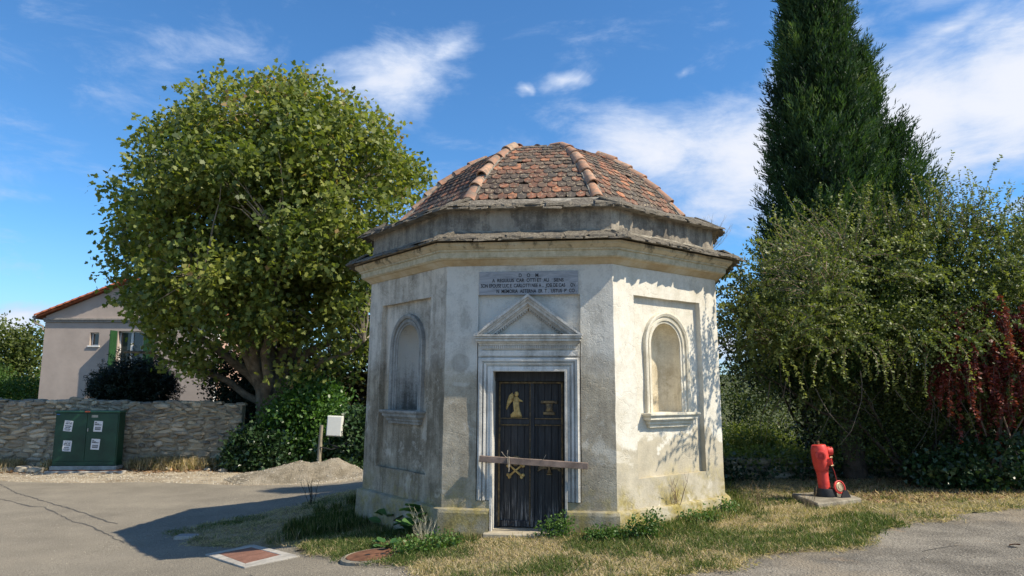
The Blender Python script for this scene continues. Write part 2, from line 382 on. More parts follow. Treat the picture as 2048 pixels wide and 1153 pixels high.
def plaster(name, light, dark, dirt, grey_low=0.0, moss=0.6, streak=0.5, rough=0.6, low_col=(.34, .325, .285), spots=(), clean_top=0.0, warm_low=None):
    m, t, b = new_mat(name)
    pos = t.node('ShaderNodeTexCoord').outputs['Object']
    z = t.node('ShaderNodeSeparateXYZ', None, _0=pos).outputs[2]
    n1 = t.noise(pos, 1.15, 8, 0.68, 0.4); n2 = t.noise(pos, 5.5, 7, 0.72); n3 = t.noise(pos, 55, 4, 0.75)
    st = t.noise(pos, 1.0, 6, 0.7, 0.0, scl=(9, 9, 0.75))
    f = t.math('ADD', t.math('MULTIPLY', n1, 0.55), t.math('MULTIPLY', n2, 0.45))
    f = t.math('MULTIPLY_ADD', t.math('SUBTRACT', st, 0.5), streak, f)
    f = t.math('MULTIPLY_ADD', t.math('SUBTRACT', n3, 0.5), 0.32, f)
    f = t.math('ADD', f, dirt)
    if clean_top: f = t.math('SUBTRACT', f, t.step(t.math('MULTIPLY_ADD', n1, 0.9, z), 1.9, 2.9, 0, clean_top))
    mid = [(x+y)/2 for x, y in zip(light, dark)]
    c = t.ramp(f, [(0.36, light), (0.50, mid), (0.64, dark), (0.84, [x*0.6 for x in dark])])
    if grey_low:      # the cement coat shows where the lime wash has gone, up to about a metre
        nn = t.math('MULTIPLY_ADD', n1, 1.5, t.math('MULTIPLY', n2, 0.5))
        e = t.step(t.math('SUBTRACT', z, nn), 0.06, 0.16, 1.0, 0.0)
        lc = t.ramp(n2, [(0.3, [x*0.78 for x in low_col]), (0.7, [min(1, x*1.15) for x in low_col])])
        c = t.mix(t.math('MULTIPLY', e, grey_low), c, lc)
    if warm_low: c = t.mix(t.step(t.math('MULTIPLY_ADD', n1, -1.0, z), 1.25, 1.65, 1.0, 0.0), c, t.mix(1.0, c, warm_low, 'MULTIPLY'))   # bare brownish cement below, lime wash above
    c = t.mix(t.step(n3, 0.60, 0.74, 0, 0.35), c, [x*0.45 for x in dark])
    c = t.mix(t.step(t.noise(pos, 1.7, 7, .7, .6), .56, .62, 0, .38), c, [min(1, x*1.12) for x in light])     # paler patches of lime
    c = t.mix(t.step(t.noise(pos, 2.3, 8, .75, .3, scl=(1, 1, .55)), .57, .66, 0, .45), c, [x*.8 for x in dark])   # damp grey stains
    if moss:
        mz = t.step(t.math('MULTIPLY_ADD', n2, -0.85, z), -0.22, 0.48 if moss > .9 else .30, 1.0, 0.0)
        mn = t.step(t.noise(pos, 2.6, 6, 0.7), 0.40, 0.60)
        mc = t.ramp(t.noise(pos, 22, 4, 0.7), [(0.35, (.16, .13, .045)), (0.55, (.33, .265, .085)), (0.7, (.44, .39, .22))])
        c = t.mix(t.math('MULTIPLY', t.math('MULTIPLY', mz, mn), moss), c, mc)
    for (sx, sy, sz, r_, amt) in spots:
        dd = t.node('ShaderNodeVectorMath', {'operation': 'DISTANCE'}, _0=pos, _1=(sx, sy, sz)).outputs['Value']
        dd = t.math('MULTIPLY_ADD', t.math('SUBTRACT', n2, 0.5), 0.06, dd)
        c = t.mix(t.step(dd, r_*0.8, r_*1.1, amt, 0.0), c, [x*0.75 for x in dark])
    t.l.new(c, b.inputs['Base Color'])
    h = t.math('ADD', t.math('MULTIPLY', n2, 1.0), t.math('MULTIPLY', n3, rough))
    pit = t.vor(pos, 38).outputs[0]
    h = t.math('ADD', h, t.math('MULTIPLY', t.step(pit, 0.0, 0.22), 0.22))
    cr = t.node('ShaderNodeTexVoronoi', {'feature': 'DISTANCE_TO_EDGE'}, Vector=t.node('ShaderNodeVectorMath', {'operation': 'ADD'}, _0=pos, _1=t.node('ShaderNodeVectorMath', {'operation': 'SCALE'}, _0=t.node('ShaderNodeTexNoise', None, Vector=pos, Scale=3.0, Detail=5).outputs[1], Scale=0.7).outputs[0]).outputs[0], Scale=0.9).outputs[0]
    h = t.math('ADD', h, t.math('MULTIPLY', t.step(cr, 0.0, 0.009), 0.28))
    t.l.new(t.bump(h, 0.55, 0.014), b.inputs['Normal'])
    b.inputs['Roughness'].default_value = 0.93; b.inputs['Specular IOR Level'].default_value = 0.12
    return m
def sp(k, u, z, r, amt=.8):
    p = FP(k, u, 0, z); return (p.x, p.y, p.z, r, amt)
spots = [sp(-1, .80, 2.0, .13, .45), sp(0, -.84, 2.0, .12, .42), sp(0, .84, 2.0, .13, .3), sp(-1, -.8, 2.0, .08, .3)]
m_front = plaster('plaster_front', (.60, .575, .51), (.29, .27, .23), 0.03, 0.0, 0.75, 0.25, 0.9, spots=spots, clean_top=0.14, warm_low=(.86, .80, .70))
m_left = plaster('plaster_stained', (.60, .55, .465), (.22, .195, .155), 0.085, 0.0, 0.55, 0.55, 0.6, spots=spots, clean_top=0.12, warm_low=(.86, .82, .74))  # left faces: browner plaster with heavier stains
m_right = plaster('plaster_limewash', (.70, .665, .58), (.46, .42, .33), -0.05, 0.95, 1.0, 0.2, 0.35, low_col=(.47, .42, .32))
m_niche = plaster('plaster_niche', (.76, .69, .53), (.46, .38, .25), -0.03, 0.0, 0.0, 0.5, 0.5)  # yellowish plaster, lightened and warmed: bounced light put into the colour
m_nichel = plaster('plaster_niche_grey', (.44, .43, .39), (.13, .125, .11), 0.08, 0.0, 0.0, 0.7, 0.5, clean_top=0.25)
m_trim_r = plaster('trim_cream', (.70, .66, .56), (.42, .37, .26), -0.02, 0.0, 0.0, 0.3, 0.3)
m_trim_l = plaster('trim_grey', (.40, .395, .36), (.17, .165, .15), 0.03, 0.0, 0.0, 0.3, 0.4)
m_white = plaster('trim_whitewash', (.66, .64, .59), (.34, .325, .29), 0.0, 0.0, 0.0, 0.7, 0.3)
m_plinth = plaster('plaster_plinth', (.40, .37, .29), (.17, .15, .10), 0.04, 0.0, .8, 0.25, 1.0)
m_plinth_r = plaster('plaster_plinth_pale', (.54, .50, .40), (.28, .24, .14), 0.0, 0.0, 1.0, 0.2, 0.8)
m_drum = plaster('plaster_drum', (.48, .42, .33), (.16, .14, .115), 0.07, 0.0, 0.0, 0.55, 0.9)

# cornice: cream paint worn to ochre, black runs under the slates
m_corn, t, b = new_mat('cornice_ochre')
pos = t.node('ShaderNodeTexCoord').outputs['Object']; z = t.node('ShaderNodeSeparateXYZ', None, _0=pos).outputs[2]
n1 = t.noise(pos, 2.2, 7, 0.7); n2 = t.noise(pos, 9, 6, 0.75); st = t.noise(pos, 1, 5, 0.7, scl=(7, 7, 1.2))
och = t.ramp(n1, [(0.3, (.38, .27, .14)), (0.52, (.52, .42, .27)), (0.66, (.60, .54, .41))])
crm = t.ramp(n2, [(0.3, (.34, .30, .20)), (0.55, (.55, .49, .35)), (0.72, (.64, .60, .47))])
c = t.mix(t.step(t.math('MULTIPLY_ADD', n2, 0.03, z), 3.27, 3.30), och, crm)
c = t.mix(t.math('MULTIPLY', t.step(z, 3.36, 3.385), t.step(n1, 0.4, 0.6, .25, .8)), c, och)
blk = t.math('MULTIPLY', t.step(st, 0.50, 0.64), t.step(t.math('MULTIPLY_ADD', n2, .08, z), 3.36, 3.49, 0.08, 0.9))
c = t.mix(blk, c, (.07, .06, .045))
t.l.new(c, b.inputs['Base Color']); t.l.new(t.bump(t.math('ADD', n2, t.noise(pos, 40, 4)), 0.5, 0.008), b.inputs['Normal']); b.inputs['Roughness'].default_value = 0.9

def jig(p, amt=0.006):
    return p
class Wall(MB):
    """grid patches on one face of the octagon, roughened by a noise that depends only on place"""
    def patch(s, k, c00, c10, c11, c01, step=0.07):
        P = [FP(k, *c) for c in (c00, c10, c11, c01)]
        nu = max(1, int(math.ceil(max((P[1]-P[0]).length, (P[2]-P[3]).length)/step))); nv = max(1, int(math.ceil(max((P[3]-P[0]).length, (P[2]-P[1]).length)/step)))
        vs = []
        for j in range(nv+1):
            for i in range(nu+1):
                a = P[0].lerp(P[1], i/nu); c_ = P[3].lerp(P[2], i/nu); vs.append(a.lerp(c_, j/nv))
        fs = [(j*(nu+1)+i, j*(nu+1)+i+1, (j+1)*(nu+1)+i+1, (j+1)*(nu+1)+i) for j in range(nv) for i in range(nu)]
        s.add(vs, fs)
    def finish(s, name, mat, amp=0.009, parent=chapel, smooth=32):
        V = np.array([tuple(v) for v in s.v])
        D = np.stack([fbm(V, 5.0, 71+i, 4)-0.5 for i in range(3)], -1)*2*amp
        D += np.stack([fbm(V, 1.1, 91+i, 2)-0.5 for i in range(3)], -1)*2*amp
        V = V + D; s.v = [tuple(p) for p in V]
        return link(name, s.mesh(name, smooth=smooth, weld=True, fixn=False), mat, parent)
def arch(r, cz, n, u0=0.0):
    return [(u0+r*math.cos(math.pi-math.pi*i/n), cz+r*math.sin(math.pi*i/n)) for i in range(n+1)]
def side_face(k):
    w = Wall(); PW = -0.075; U = .655; Z0, Z1 = .63, 2.85
    hl = lambda z: AP(z)*T22
    w.patch(k, (-hl(ZL-.02), 0, ZL-.02), (-U, 0, ZL-.02), (-U, 0, ZT+.02), (-hl(ZT+.02), 0, ZT+.02))
    w.patch(k, (U, 0, ZL-.02), (hl(ZL-.02), 0, ZL-.02), (hl(ZT+.02), 0, ZT+.02), (U, 0, ZT+.02))
    w.patch(k, (-U, 0, ZL-.02), (U, 0, ZL-.02), (U, 0, Z0), (-U, 0, Z0)); w.patch(k, (-U, 0, Z1), (U, 0, Z1), (U, 0, ZT+.02), (-U, 0, ZT+.02))
    w.patch(k, (-U, 0, Z0), (-U, PW, Z0), (-U, PW, Z1), (-U, 0, Z1)); w.patch(k, (U, PW, Z0), (U, 0, Z0), (U, 0, Z1), (U, PW, Z1))
    w.patch(k, (-U, 0, Z0), (U, 0, Z0), (U, PW, Z0), (-U, PW, Z0)); w.patch(k, (-U, PW, Z1), (U, PW, Z1), (U, 0, Z1), (-U, 0, Z1))
    r, cz, zb = .285, 2.255, 1.405
    w.patch(k, (-U, PW, Z0), (-r, PW, Z0), (-r, PW, Z1), (-U, PW, Z1)); w.patch(k, (r, PW, Z0), (U, PW, Z0), (U, PW, Z1), (r, PW, Z1))
    w.patch(k, (-r, PW, Z0), (r, PW, Z0), (r, PW, zb), (-r, PW, zb))
    A = arch(r, cz, 16)
    for (u0, z0), (u1, z1) in zip(A[:-1], A[1:]):
        w.patch(k, (u0, PW, z0), (u1, PW, z1), (u1, PW, Z1), (u0, PW, Z1))
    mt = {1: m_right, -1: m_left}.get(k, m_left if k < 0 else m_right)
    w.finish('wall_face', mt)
    # niche: half-round in plan with a quarter-sphere head
    nm = MB(); N = 14; dp = .27
    zs = [zb, 1.7, 2.0, cz]
    def ring(f):  # f from 0 (side u=-r) to 1 : column of the head
        return f
    vs = []; cols = []
    for i in range(N+1):
        a = math.pi-math.pi*i/N; cu, cw = r*math.cos(a), -dp*math.sin(a)
        colm = [FP(k, cu, PW+cw, z_) for z_ in zs]
        for j in range(1, 8):
            e = math.pi/2*j/7; colm.append(FP(k, cu*math.cos(e), PW+cw*math.cos(e), cz+r*math.sin(e)))
        cols.append(colm)
    m_ = len(cols[0])
    # the head: rotate the half-dome so its front edge follows the arch
    for i in range(N+1):
        a = math.pi-math.pi*i/N
        for j in range(1, 8):
            e = math.pi/2*j/7
            cols[i][3+j] = FP(k, r*math.cos(a)*math.cos(e), PW-dp*math.sin(a)*math.cos(e), cz+r*math.sin(e))
    nm.add([p for c_ in cols for p in c_], [(i*m_+j, (i+1)*m_+j, (i+1)*m_+j+1, i*m_+j+1) for i in range(N) for j in range(m_-1)])
    base = [FP(k, r*math.cos(math.pi-math.pi*i/N), PW-dp*math.sin(math.pi*i/N), zb) for i in range(N+1)]
    nm.add(base, [tuple(range(N+1))])
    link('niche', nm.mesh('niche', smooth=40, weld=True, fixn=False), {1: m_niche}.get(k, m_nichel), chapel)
    # moulded frame round the niche
    prof = [(.285, -.02), (.287, .012), (.315, .016), (.320, .030), (.350, .034), (.356, .022), (.372, .022), (.378, .044), (.408, .056), (.428, .050), (.434, -.02)]
    path = [(-1, 1.41, None)]
    sw = MB(); pts = []
    ang = [('v', 1.40), ('v', 1.8)] + [('a', i/18) for i in range(19)] + [('V', 1.8), ('V', 1.40)]
    rings = []
    for typ, val in ang:
        rg = []
        for (rr, ww) in prof:
            if typ == 'v': rg.append(FP(k, -rr, PW+ww, val))
            elif typ == 'V': rg.append(FP(k, rr, PW+ww, val))
            else: rg.append(FP(k, rr*math.cos(math.pi-math.pi*val), PW+ww, cz+rr*math.sin(math.pi*val)))
        rings.append(rg)
    q = len(prof)
    sw.add([p for rg in rings for p in rg], [(i*q+j, (i+1)*q+j, (i+1)*q+j+1, i*q+j+1) for i in range(len(rings)-1) for j in range(q-1)])
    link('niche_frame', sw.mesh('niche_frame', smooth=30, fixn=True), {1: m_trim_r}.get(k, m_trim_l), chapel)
    # sill
    sb = MB()
    sp_ = [(.49, .15, 1.402, 1.372), (.478, .138, 1.372, 1.358), (.462, .122, 1.358, 1.318), (.44, .10, 1.318, 1.30), (.425, .075, 1.30, 1.262), (.40, .05, 1.262, 1.222)]
    for hu, ww, za, zb_ in sp_:
        P = [FP(k, -hu, PW-.005, zb_), FP(k, hu, PW-.005, zb_), FP(k, hu, PW+ww, zb_), FP(k, -hu, PW+ww, zb_), FP(k, -hu, PW-.005, za), FP(k, hu, PW-.005, za), FP(k, hu, PW+ww, za), FP(k, -hu, PW+ww, za)]
        sb.add(P, [(0, 3, 2, 1), (4, 5, 6, 7), (0, 1, 5, 4), (1, 2, 6, 5), (2, 3, 7, 6), (3, 0, 4, 7)])
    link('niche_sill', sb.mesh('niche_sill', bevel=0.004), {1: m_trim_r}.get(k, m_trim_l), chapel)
for k in (-3, -2, -1, 1, 2, 3, 4): side_face(k)

# ---- front face with the doorway
w = Wall(); hl = lambda z: AP(z)*T22
DU, DZ = .445, 1.915; RU = .625; RW = -.045
w.patch(0, (-hl(ZL-.02), 0, ZL-.02), (-RU, 0, ZL-.02), (-RU, 0, ZT+.02), (-hl(ZT+.02), 0, ZT+.02)); w.patch(0, (RU, 0, ZL-.02), (hl(ZL-.02), 0, ZL-.02), (hl(ZT+.02), 0, ZT+.02), (RU, 0, ZT+.02))
w.patch(0, (-RU, 0, 2.835), (RU, 0, 2.835), (RU, 0, ZT+.02), (-RU, 0, ZT+.02))
w.patch(0, (-RU, RW, 2.0), (RU, RW, 2.0), (RU, RW, 2.835), (-RU, RW, 2.835))
w.patch(0, (-RU, RW, 2.835), (RU, RW, 2.835), (RU, 0, 2.835), (-RU, 0, 2.835))
for s in (-1, 1):
    a, b_ = (-RU, -DU) if s < 0 else (DU, RU)
    w.patch(0, (a, 0, ZL-.02), (b_, 0, ZL-.02), (b_, 0, .38), (a, 0, .38)); w.patch(0, (a, RW, .38), (b_, RW, .38), (b_, RW, 2.0), (a, RW, 2.0))
    w.patch(0, (a, 0, .38), (b_, 0, .38), (b_, RW, .38), (a, RW, .38))
    if s < 0: w.patch(0, (-RU, 0, .38), (-RU, RW, .38), (-RU, RW, 2.835), (-RU, 0, 2.835))
    else: w.patch(0, (RU, RW, .38), (RU, 0, .38), (RU, 0, 2.835), (RU, RW, 2.835))
w.patch(0, (-DU, RW, DZ), (DU, RW, DZ), (DU, RW, 2.0), (-DU, RW, 2.0))
w.finish('wall_face', m_front)

def fbox(mb, k, u0, u1, w0, w1, z0, z1, a=None):
    P = [FP(k, u0, w0, z0, a), FP(k, u1, w0, z0, a), FP(k, u1, w1, z0, a), FP(k, u0, w1, z0, a), FP(k, u0, w0, z1, a), FP(k, u1, w0, z1, a), FP(k, u1, w1, z1, a), FP(k, u0, w1, z1, a)]
    mb.add(P, [(0, 3, 2, 1), (4, 5, 6, 7), (0, 1, 5, 4), (1, 2, 6, 5), (2, 3, 7, 6), (3, 0, 4, 7)])
# white reveal
mb = MB()
for s in (-1, 1):
    u0, u1 = (-.462, -.432) if s < 0 else (.432, .462)
    fbox(mb, 0, u0, u1, -.36, .012, -.03, 1.90)
fbox(mb, 0, -.462, .462, -.36, .010, 1.90, 1.935)
mb.build('door_reveal', m_white, chapel, bevel=0.004)
# door surround swept round the opening
prof = [(.462, -.06), (.463, .004), (.492, .006), (.497, -.016), (.512, -.018), (.517, .012), (.540, .022), (.545, -.004), (.556, -.006), (.562, .026), (.590, .034), (.600, .020), (.612, .018), (.622, -.06)]
rings = []
for (sx, zz, cor) in ((-1, .386, 0), (-1, 1.0, 0), (-1, DZ, 1), (1, DZ, 1), (1, 1.0, 0), (1, .386, 0)):
    rings.append([FP(0, sx*r_, w_, (zz+(r_-DU)*0.9) if cor else zz) for r_, w_ in prof])
q = len(prof); mb = MB()
mb.add([p for rg in rings for p in rg], [(i*q+j, (i+1)*q+j, (i+1)*q+j+1, i*q+j+1) for i in range(5) for j in range(q-1)] + [tuple(range(q)), tuple(5*q+j for j in range(q-1, -1, -1))])
link('door_surround', mb.mesh('door_surround', smooth=25), m_white, chapel)
mb = MB(); fbox(mb, 0, -.618, .618, RW, .0, 2.0745, 2.235); fbox(mb, 0, -.60, .60, 0, .02, 2.085, 2.15)
mb.build('frieze', m_white, chapel, bevel=.003)
mb = MB()
for i in range(44): fbox(mb, 0, -.56+i*.0256, -.56+i*.0256+.015, 0.0, .042, 2.172, 2.214)
fbox(mb, 0, -.575, .575, 0.0, .022, 2.165, 2.216)
tag(mb.build('dentil_course', m_white, chapel), kind='stuff')
# pediment
mb = MB()
for (hu, ww, za, zb_) in ((.60, .05, 2.216, 2.238), (.615, .075, 2.238, 2.256), (.628, .115, 2.256, 2.292), (.645, .135, 2.292, 2.318), (.652, .15, 2.318, 2.336)):
    fbox(mb, 0, -hu, hu, RW, ww, za, zb_)
mb.build('pediment_cornice', m_trim_r if 0 else m_white, chapel, bevel=.003)
ang = math.atan2(2.828-2.336, .652)
def raking(mb, d0, d1, w0, w1):
    """band of the raking cornice between depths d0 and d1 (m, square to the slope) below its top line"""
    for s in (-1, 1):
        A = Vector((0, 2.828-d0/math.cos(ang))); B = Vector((s*.652, 2.336-d0/math.cos(ang)+0.0)); C = Vector((s*.652, 2.336-d1/math.cos(ang))); D = Vector((0, 2.828-d1/math.cos(ang)))
        # trim at the cornice line
        def cut(P):
            if P.y < 2.337:
                tt = (2.828-(2.828-P.y))
            return P
        sl = (2.828-2.336)/.652
        xb0 = (2.828-d0/math.cos(ang)-2.337)/sl; xb1 = (2.828-d1/math.cos(ang)-2.337)/sl
        Q = [(0, A.y), (s*xb0, 2.337), (s*xb1, 2.337), (0, D.y)]
        vs = [FP(0, u_, w0, z_) for u_, z_ in Q] + [FP(0, u_, w1, z_) for u_, z_ in Q]
        mb.add(vs, [(0, 1, 2, 3), (4, 7, 6, 5), (0, 4, 5, 1), (1, 5, 6, 2), (2, 6, 7, 3)])
mb = MB(); raking(mb, 0, .028, RW, .150); raking(mb, .028, .052, RW, .125); raking(mb, .052, .088, RW, .10); raking(mb, .088, .104, RW, .065); raking(mb, .104, .128, RW, .030)
mb.build('pediment_moulding', m_white, chapel)
mb = MB(); sl = (2.828-2.336)/.652
for s in (-1, 1):
    for i in range(17):
        u_ = s*(.018+i*.0262); zt = 2.828-.128/math.cos(ang)-abs(u_)*sl
        if zt-.03 < 2.345: continue
        vs = [FP(0, u_+du, ww, zt+dz-abs(du)*0) for ww in (RW, .018) for du, dz in ((-.0075, .008), (.0075, .008), (.0075, -.026), (-.0075, -.026))]
        mb.add(vs, [(0, 1, 2, 3), (4, 7, 6, 5), (0, 4, 5, 1), (1, 5, 6, 2), (2, 6, 7, 3), (3, 7, 4, 0)])
tag(mb.build('pediment_dentils', m_white, chapel), kind='stuff')

# plaque
m_plaque, t, b = new_mat('plaque_marble')
pos = t.node('ShaderNodeTexCoord').outputs['Object']
nn = t.noise(pos, 3.0, 8, 0.7, 1.2, scl=(1, 1, 5)); c = t.ramp(nn, [(0.3, (.20, .21, .225)), (0.5, (.30, .31, .325)), (0.7, (.42, .42, .43))])
t.l.new(c, b.inputs['Base Color']); b.inputs['Roughness'].default_value = .55
mb = MB(); fbox(mb, 0, -.612, .605, -.01, .022, 2.832, 3.122); plq = mb.build('plaque', m_plaque, chapel, bevel=.004)
m_ink = simple('letter_black', (.018, .018, .02), .8, bump=0)
lines = [('D    O    M', 3.072, .036, 0.0, .24), ('A  REGULUS  CAR  OTTI ET  AU    SIENS', 3.010, .036, -.01, .88), ("SON EPOUSE LUC E  CARLOTTI NEE A ..  JOSI DE CAS     OV.", 2.945, .036, -.005, 1.17), ("N  MEMORIA  AETERNA  ER  T .  USTUS  P'  CO .", 2.876, .036, .095, .98)]
for txt, z_, h_, du, width in lines:
    cu = bpy.data.curves.new('inscription', 'FONT'); cu.body = txt; cu.size = .062; cu.align_x = 'CENTER'; cu.extrude = .0015; cu.offset = 0.0006
    o = bpy.data.objects.new('inscription', cu); col.objects.link(o)
    cu.materials.append(m_ink)
    bpy.context.view_layer.update()
    wd = o.dimensions.x
    cu.space_character = 1.0
    sx = width/wd if wd > 0 else 1
    o.parent = plq; p = FP(0, du, .0235, z_-.020); o.location = p; o.rotation_euler = (math.pi/2, 0, 0); o.scale = (sx, 1.0, 1)
    me = bpy.data.meshes.new_from_object(o)
    o2 = bpy.data.objects.new('inscription', me); o2['kind'] = 'stuff'; col.objects.link(o2); o2.parent = plq; o2.location = p; o2.rotation_euler = (math.pi/2, 0, 0); o2.scale = (sx, 1.0, 1)
    bpy.data.objects.remove(o)

# plinth: rises to the ledge, open at the doorway
def ring_walls(name, prof, mat, faces=range(-3, 5), parent=chapel, step=0.12, amp=0.006, cut=None, smooth=28):
    w = Wall()
    for k in faces:
        for (a0, z0), (a1, z1) in zip(prof[:-1], prof[1:]):
            spans = [(-1.0, 1.0)] if not (cut and k == 0) else [(-1.0, -cut/(a0*T22)), (cut/(a0*T22), 1.0)]
            for f0, f1 in spans:
                P = [(f0*a0*T22, a0-AP(z0), z0), (f1*a0*T22, a0-AP(z0), z0), (f1*a1*T22, a1-AP(z1), z1), (f0*a1*T22, a1-AP(z1), z1)]
                w.patch(k, *P, step=step)
    return w.finish(name, mat, amp, parent, smooth)
pp = [(2.60, -.55), (2.572, .245), (2.562, .278), (2.535, .292), (2.44, .296)]
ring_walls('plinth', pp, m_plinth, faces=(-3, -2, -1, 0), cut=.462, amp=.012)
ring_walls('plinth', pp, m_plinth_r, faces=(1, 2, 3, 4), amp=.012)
# doorstep
mb = MB(); fbox(mb, 0, -.52, .50, -.42, .13, -.35, .035); mb.build('doorstep', simple('worn_stone', (.40, .35, .26), .9, scale=10), chapel, bevel=.012)
# near-black slab standing for the dark interior, closes the reveal
mb = MB(); fbox(mb, 0, -.6, .6, -.55, -.40, -.4, 2.1); mb.build('door_backing', simple('dark_inside', (.02, .02, .02)), chapel)

corn = [(2.44, 3.200), (2.485, 3.206), (2.50, 3.222), (2.525, 3.236), (2.548, 3.258), (2.585, 3.268), (2.592, 3.279), (2.606, 3.281), (2.610, 3.352), (2.634, 3.356), (2.636, 3.376), (2.652, 3.382), (2.672, 3.402), (2.694, 3.415), (2.700, 3.452), (2.40, 3.50)]
ring_walls('cornice', corn, m_corn, step=0.2, amp=0.004, smooth=22)
ring_walls('drum_wall', [(2.45, 3.46), (2.462, 3.66), (2.455, 3.94), (2.2, 3.96)], m_drum, amp=.012)
# ---------------------------------------------------------------- slates
m_slate, t, b = new_mat('schist_slate')
oi = t.node('ShaderNodeObjectInfo').outputs['Random']; pos = t.node('ShaderNodeTexCoord').outputs['Object']
n = t.noise(t.node('ShaderNodeVectorMath', {'operation': 'ADD'}, _0=pos, _1=oi).outputs[0], 9, 7, 0.75)
c = t.ramp(n, [(0.3, (.045, .038, .030)), (0.48, (.13, .112, .088)), (0.60, (.33, .29, .22)), (0.75, (.52, .48, .38))])
c = t.mix(t.math('MULTIPLY', oi, .5), c, (.11, .095, .075))
t.l.new(c, b.inputs['Base Color']); t.l.new(t.bump(t.math('ADD', n, t.noise(pos, 60, 4)), 0.8, 0.01), b.inputs['Normal'])
slate_me = []
for v in range(12):
    r = random.Random(100+v); n_ = 14; out_ = []
    for i in range(n_):
        a = 2*math.pi*i/n_; cx_, cy_ = math.cos(a), math.sin(a)
        k_ = 1/max(abs(cx_), abs(cy_)); rr = k_*(0.5+r.uniform(-.085, .035))
        out_.append((cx_*rr, cy_*rr))
    th = 0.5
    vs = [(x, y, -th+r.uniform(-.1, .1)) for x, y in out_] + [(x*(.94+r.uniform(-.06, .04)), y*(.93+r.uniform(-.07, .04)), th+r.uniform(-.25, .25)) for x, y in out_]
    f = [tuple(range(n_-1, -1, -1)), tuple(range(n_, 2*n_))]+[(i, (i+1) % n_, (i+1) % n_+n_, i+n_) for i in range(n_)]
    me = bpy.data.meshes.new('slate'); me.from_pydata(vs, [], f); me.materials.append(m_slate); slate_me.append(me)
def frame_on(k, u, a, z, slope_up):
    """matrix: x along the face, y up the slope (inwards), z out of the slope"""
    n, tg = fr(k); P = n*a+tg*u+Vector((0, 0, z))
    up = (-n)*math.cos(slope_up)+Vector((0, 0, 1))*math.sin(slope_up); nz = tg.cross(up)
    return Matrix(((tg.x, up.x, nz.x, P.x), (tg.y, up.y, nz.y, P.y), (tg.z, up.z, nz.z, P.z), (0, 0, 0, 1)))
def slate_ring(a_out, z_out, slope, length, layers, faces, seed, thick):
    r = random.Random(seed)
    for k in faces:
        for L in range(layers):
            hw = (a_out-L*.02)*T22; u = -hw-.02+r.uniform(0, .1)
            while u < hw-.02:
                wd = r.uniform(.20, .44); wd = min(wd, hw+.06-u)
                if wd < .09: break
                jit = r.uniform(-.02, .012)
                ac = a_out+jit-L*.022-length/2*math.cos(slope); zc = z_out+L*thick*1.15+r.uniform(-.005, .006)+length/2*math.sin(slope)
                uc = u+wd/2
                # keep the slab inside the mitre
                M = frame_on(k, uc, ac, zc, slope+r.uniform(-.05, .05))@Matrix.Rotation(r.uniform(-.06, .06), 4, 'Z')@Matrix.Rotation(r.uniform(-.035, .035), 4, 'Y')
                o = link('slate', slate_me[r.randrange(12)], None, chapel)
                o.matrix_local = M@Matrix.Diagonal((wd*1.04, length*r.uniform(.9, 1.1), thick*r.uniform(.6, 1.25), 1))
                u += wd*r.uniform(.90, 1.0)
vis = (-2, -1, 0, 1, 2)
slate_ring(2.835, 3.456, R_(23), .34, 3, vis, 5, .015)
slate_ring(2.645, 3.892, R_(24), .42, 3, vis, 6, .018)
slate_ring(2.775, 3.472, R_(27), .34, 1, (3, 4, -3), 7, .04)
slate_ring(2.63, 3.905, R_(26), .42, 1, (3, 4, -3), 8, .05)
m_mortar = simple('lime_mortar', (.30, .275, .225), .95, scale=9, vary=.35, bump=.8, bd=.012)
ring_walls('slate_bed', [(2.42, 3.50), (2.70, 3.475), (2.715, 3.492), (2.47, 3.63), (2.44, 3.68)], m_mortar, amp=.008)
ring_walls('slate_bed', [(2.40, 3.90), (2.555, 3.915), (2.57, 3.935), (2.26, 4.09), (2.0, 4.17)], m_mortar, amp=.008)
# small slates bedded flat at the foot of the tiles
# ---------------------------------------------------------------- tiled dome
PH0, PH1, AL = R_(56), R_(33), 1.545
NA = 60
def dome(s):
    """apothem, height and slope at arc length s"""
    f = max(0, min(1, s/AL)); a = 2.045; z = 4.16
    ds = AL/NA; m = int(round(f*NA))
    for i in range(m):
        p = PH0+(PH1-PH0)*(i+.5)/NA; a -= ds*math.cos(p); z += ds*math.sin(p)
    return a, z, PH0+(PH1-PH0)*f
DT = [dome(i*AL/NA) for i in range(NA+1)]
def domeat(s):
    f = max(0, min(.9999, s/AL))*NA; i = int(f); g_ = f-i; A, B = DT[i], DT[min(NA, i+1)]
    return tuple(A[j]*(1-g_)+B[j]*g_ for j in range(3))
m_deck = simple('roof_underlay', (.06, .05, .045), .95)
prof = [(domeat(AL*i/14)[0]-.02, domeat(AL*i/14)[1]-.012) for i in range(15)]
prof = [(2.075, 4.10)] + prof
roof = ring_walls('dome_roof', prof, m_deck, step=.3, amp=0.0)
# cap of mortar
mb = MB(); at_, zt_, _ = domeat(AL)
capv = [FP(k, s*(at_-.02)*T22, 0, 0, at_-.02)+Vector((0, 0, zt_-.012)) for k in range(-3, 5) for s in (-1,)]
mb.add(capv+[Vector((0, 0, zt_+.05))], [(i, (i+1) % 8, 8) for i in range(8)]); link('roof_cap', mb.mesh('roof_cap'), m_mortar, roof)

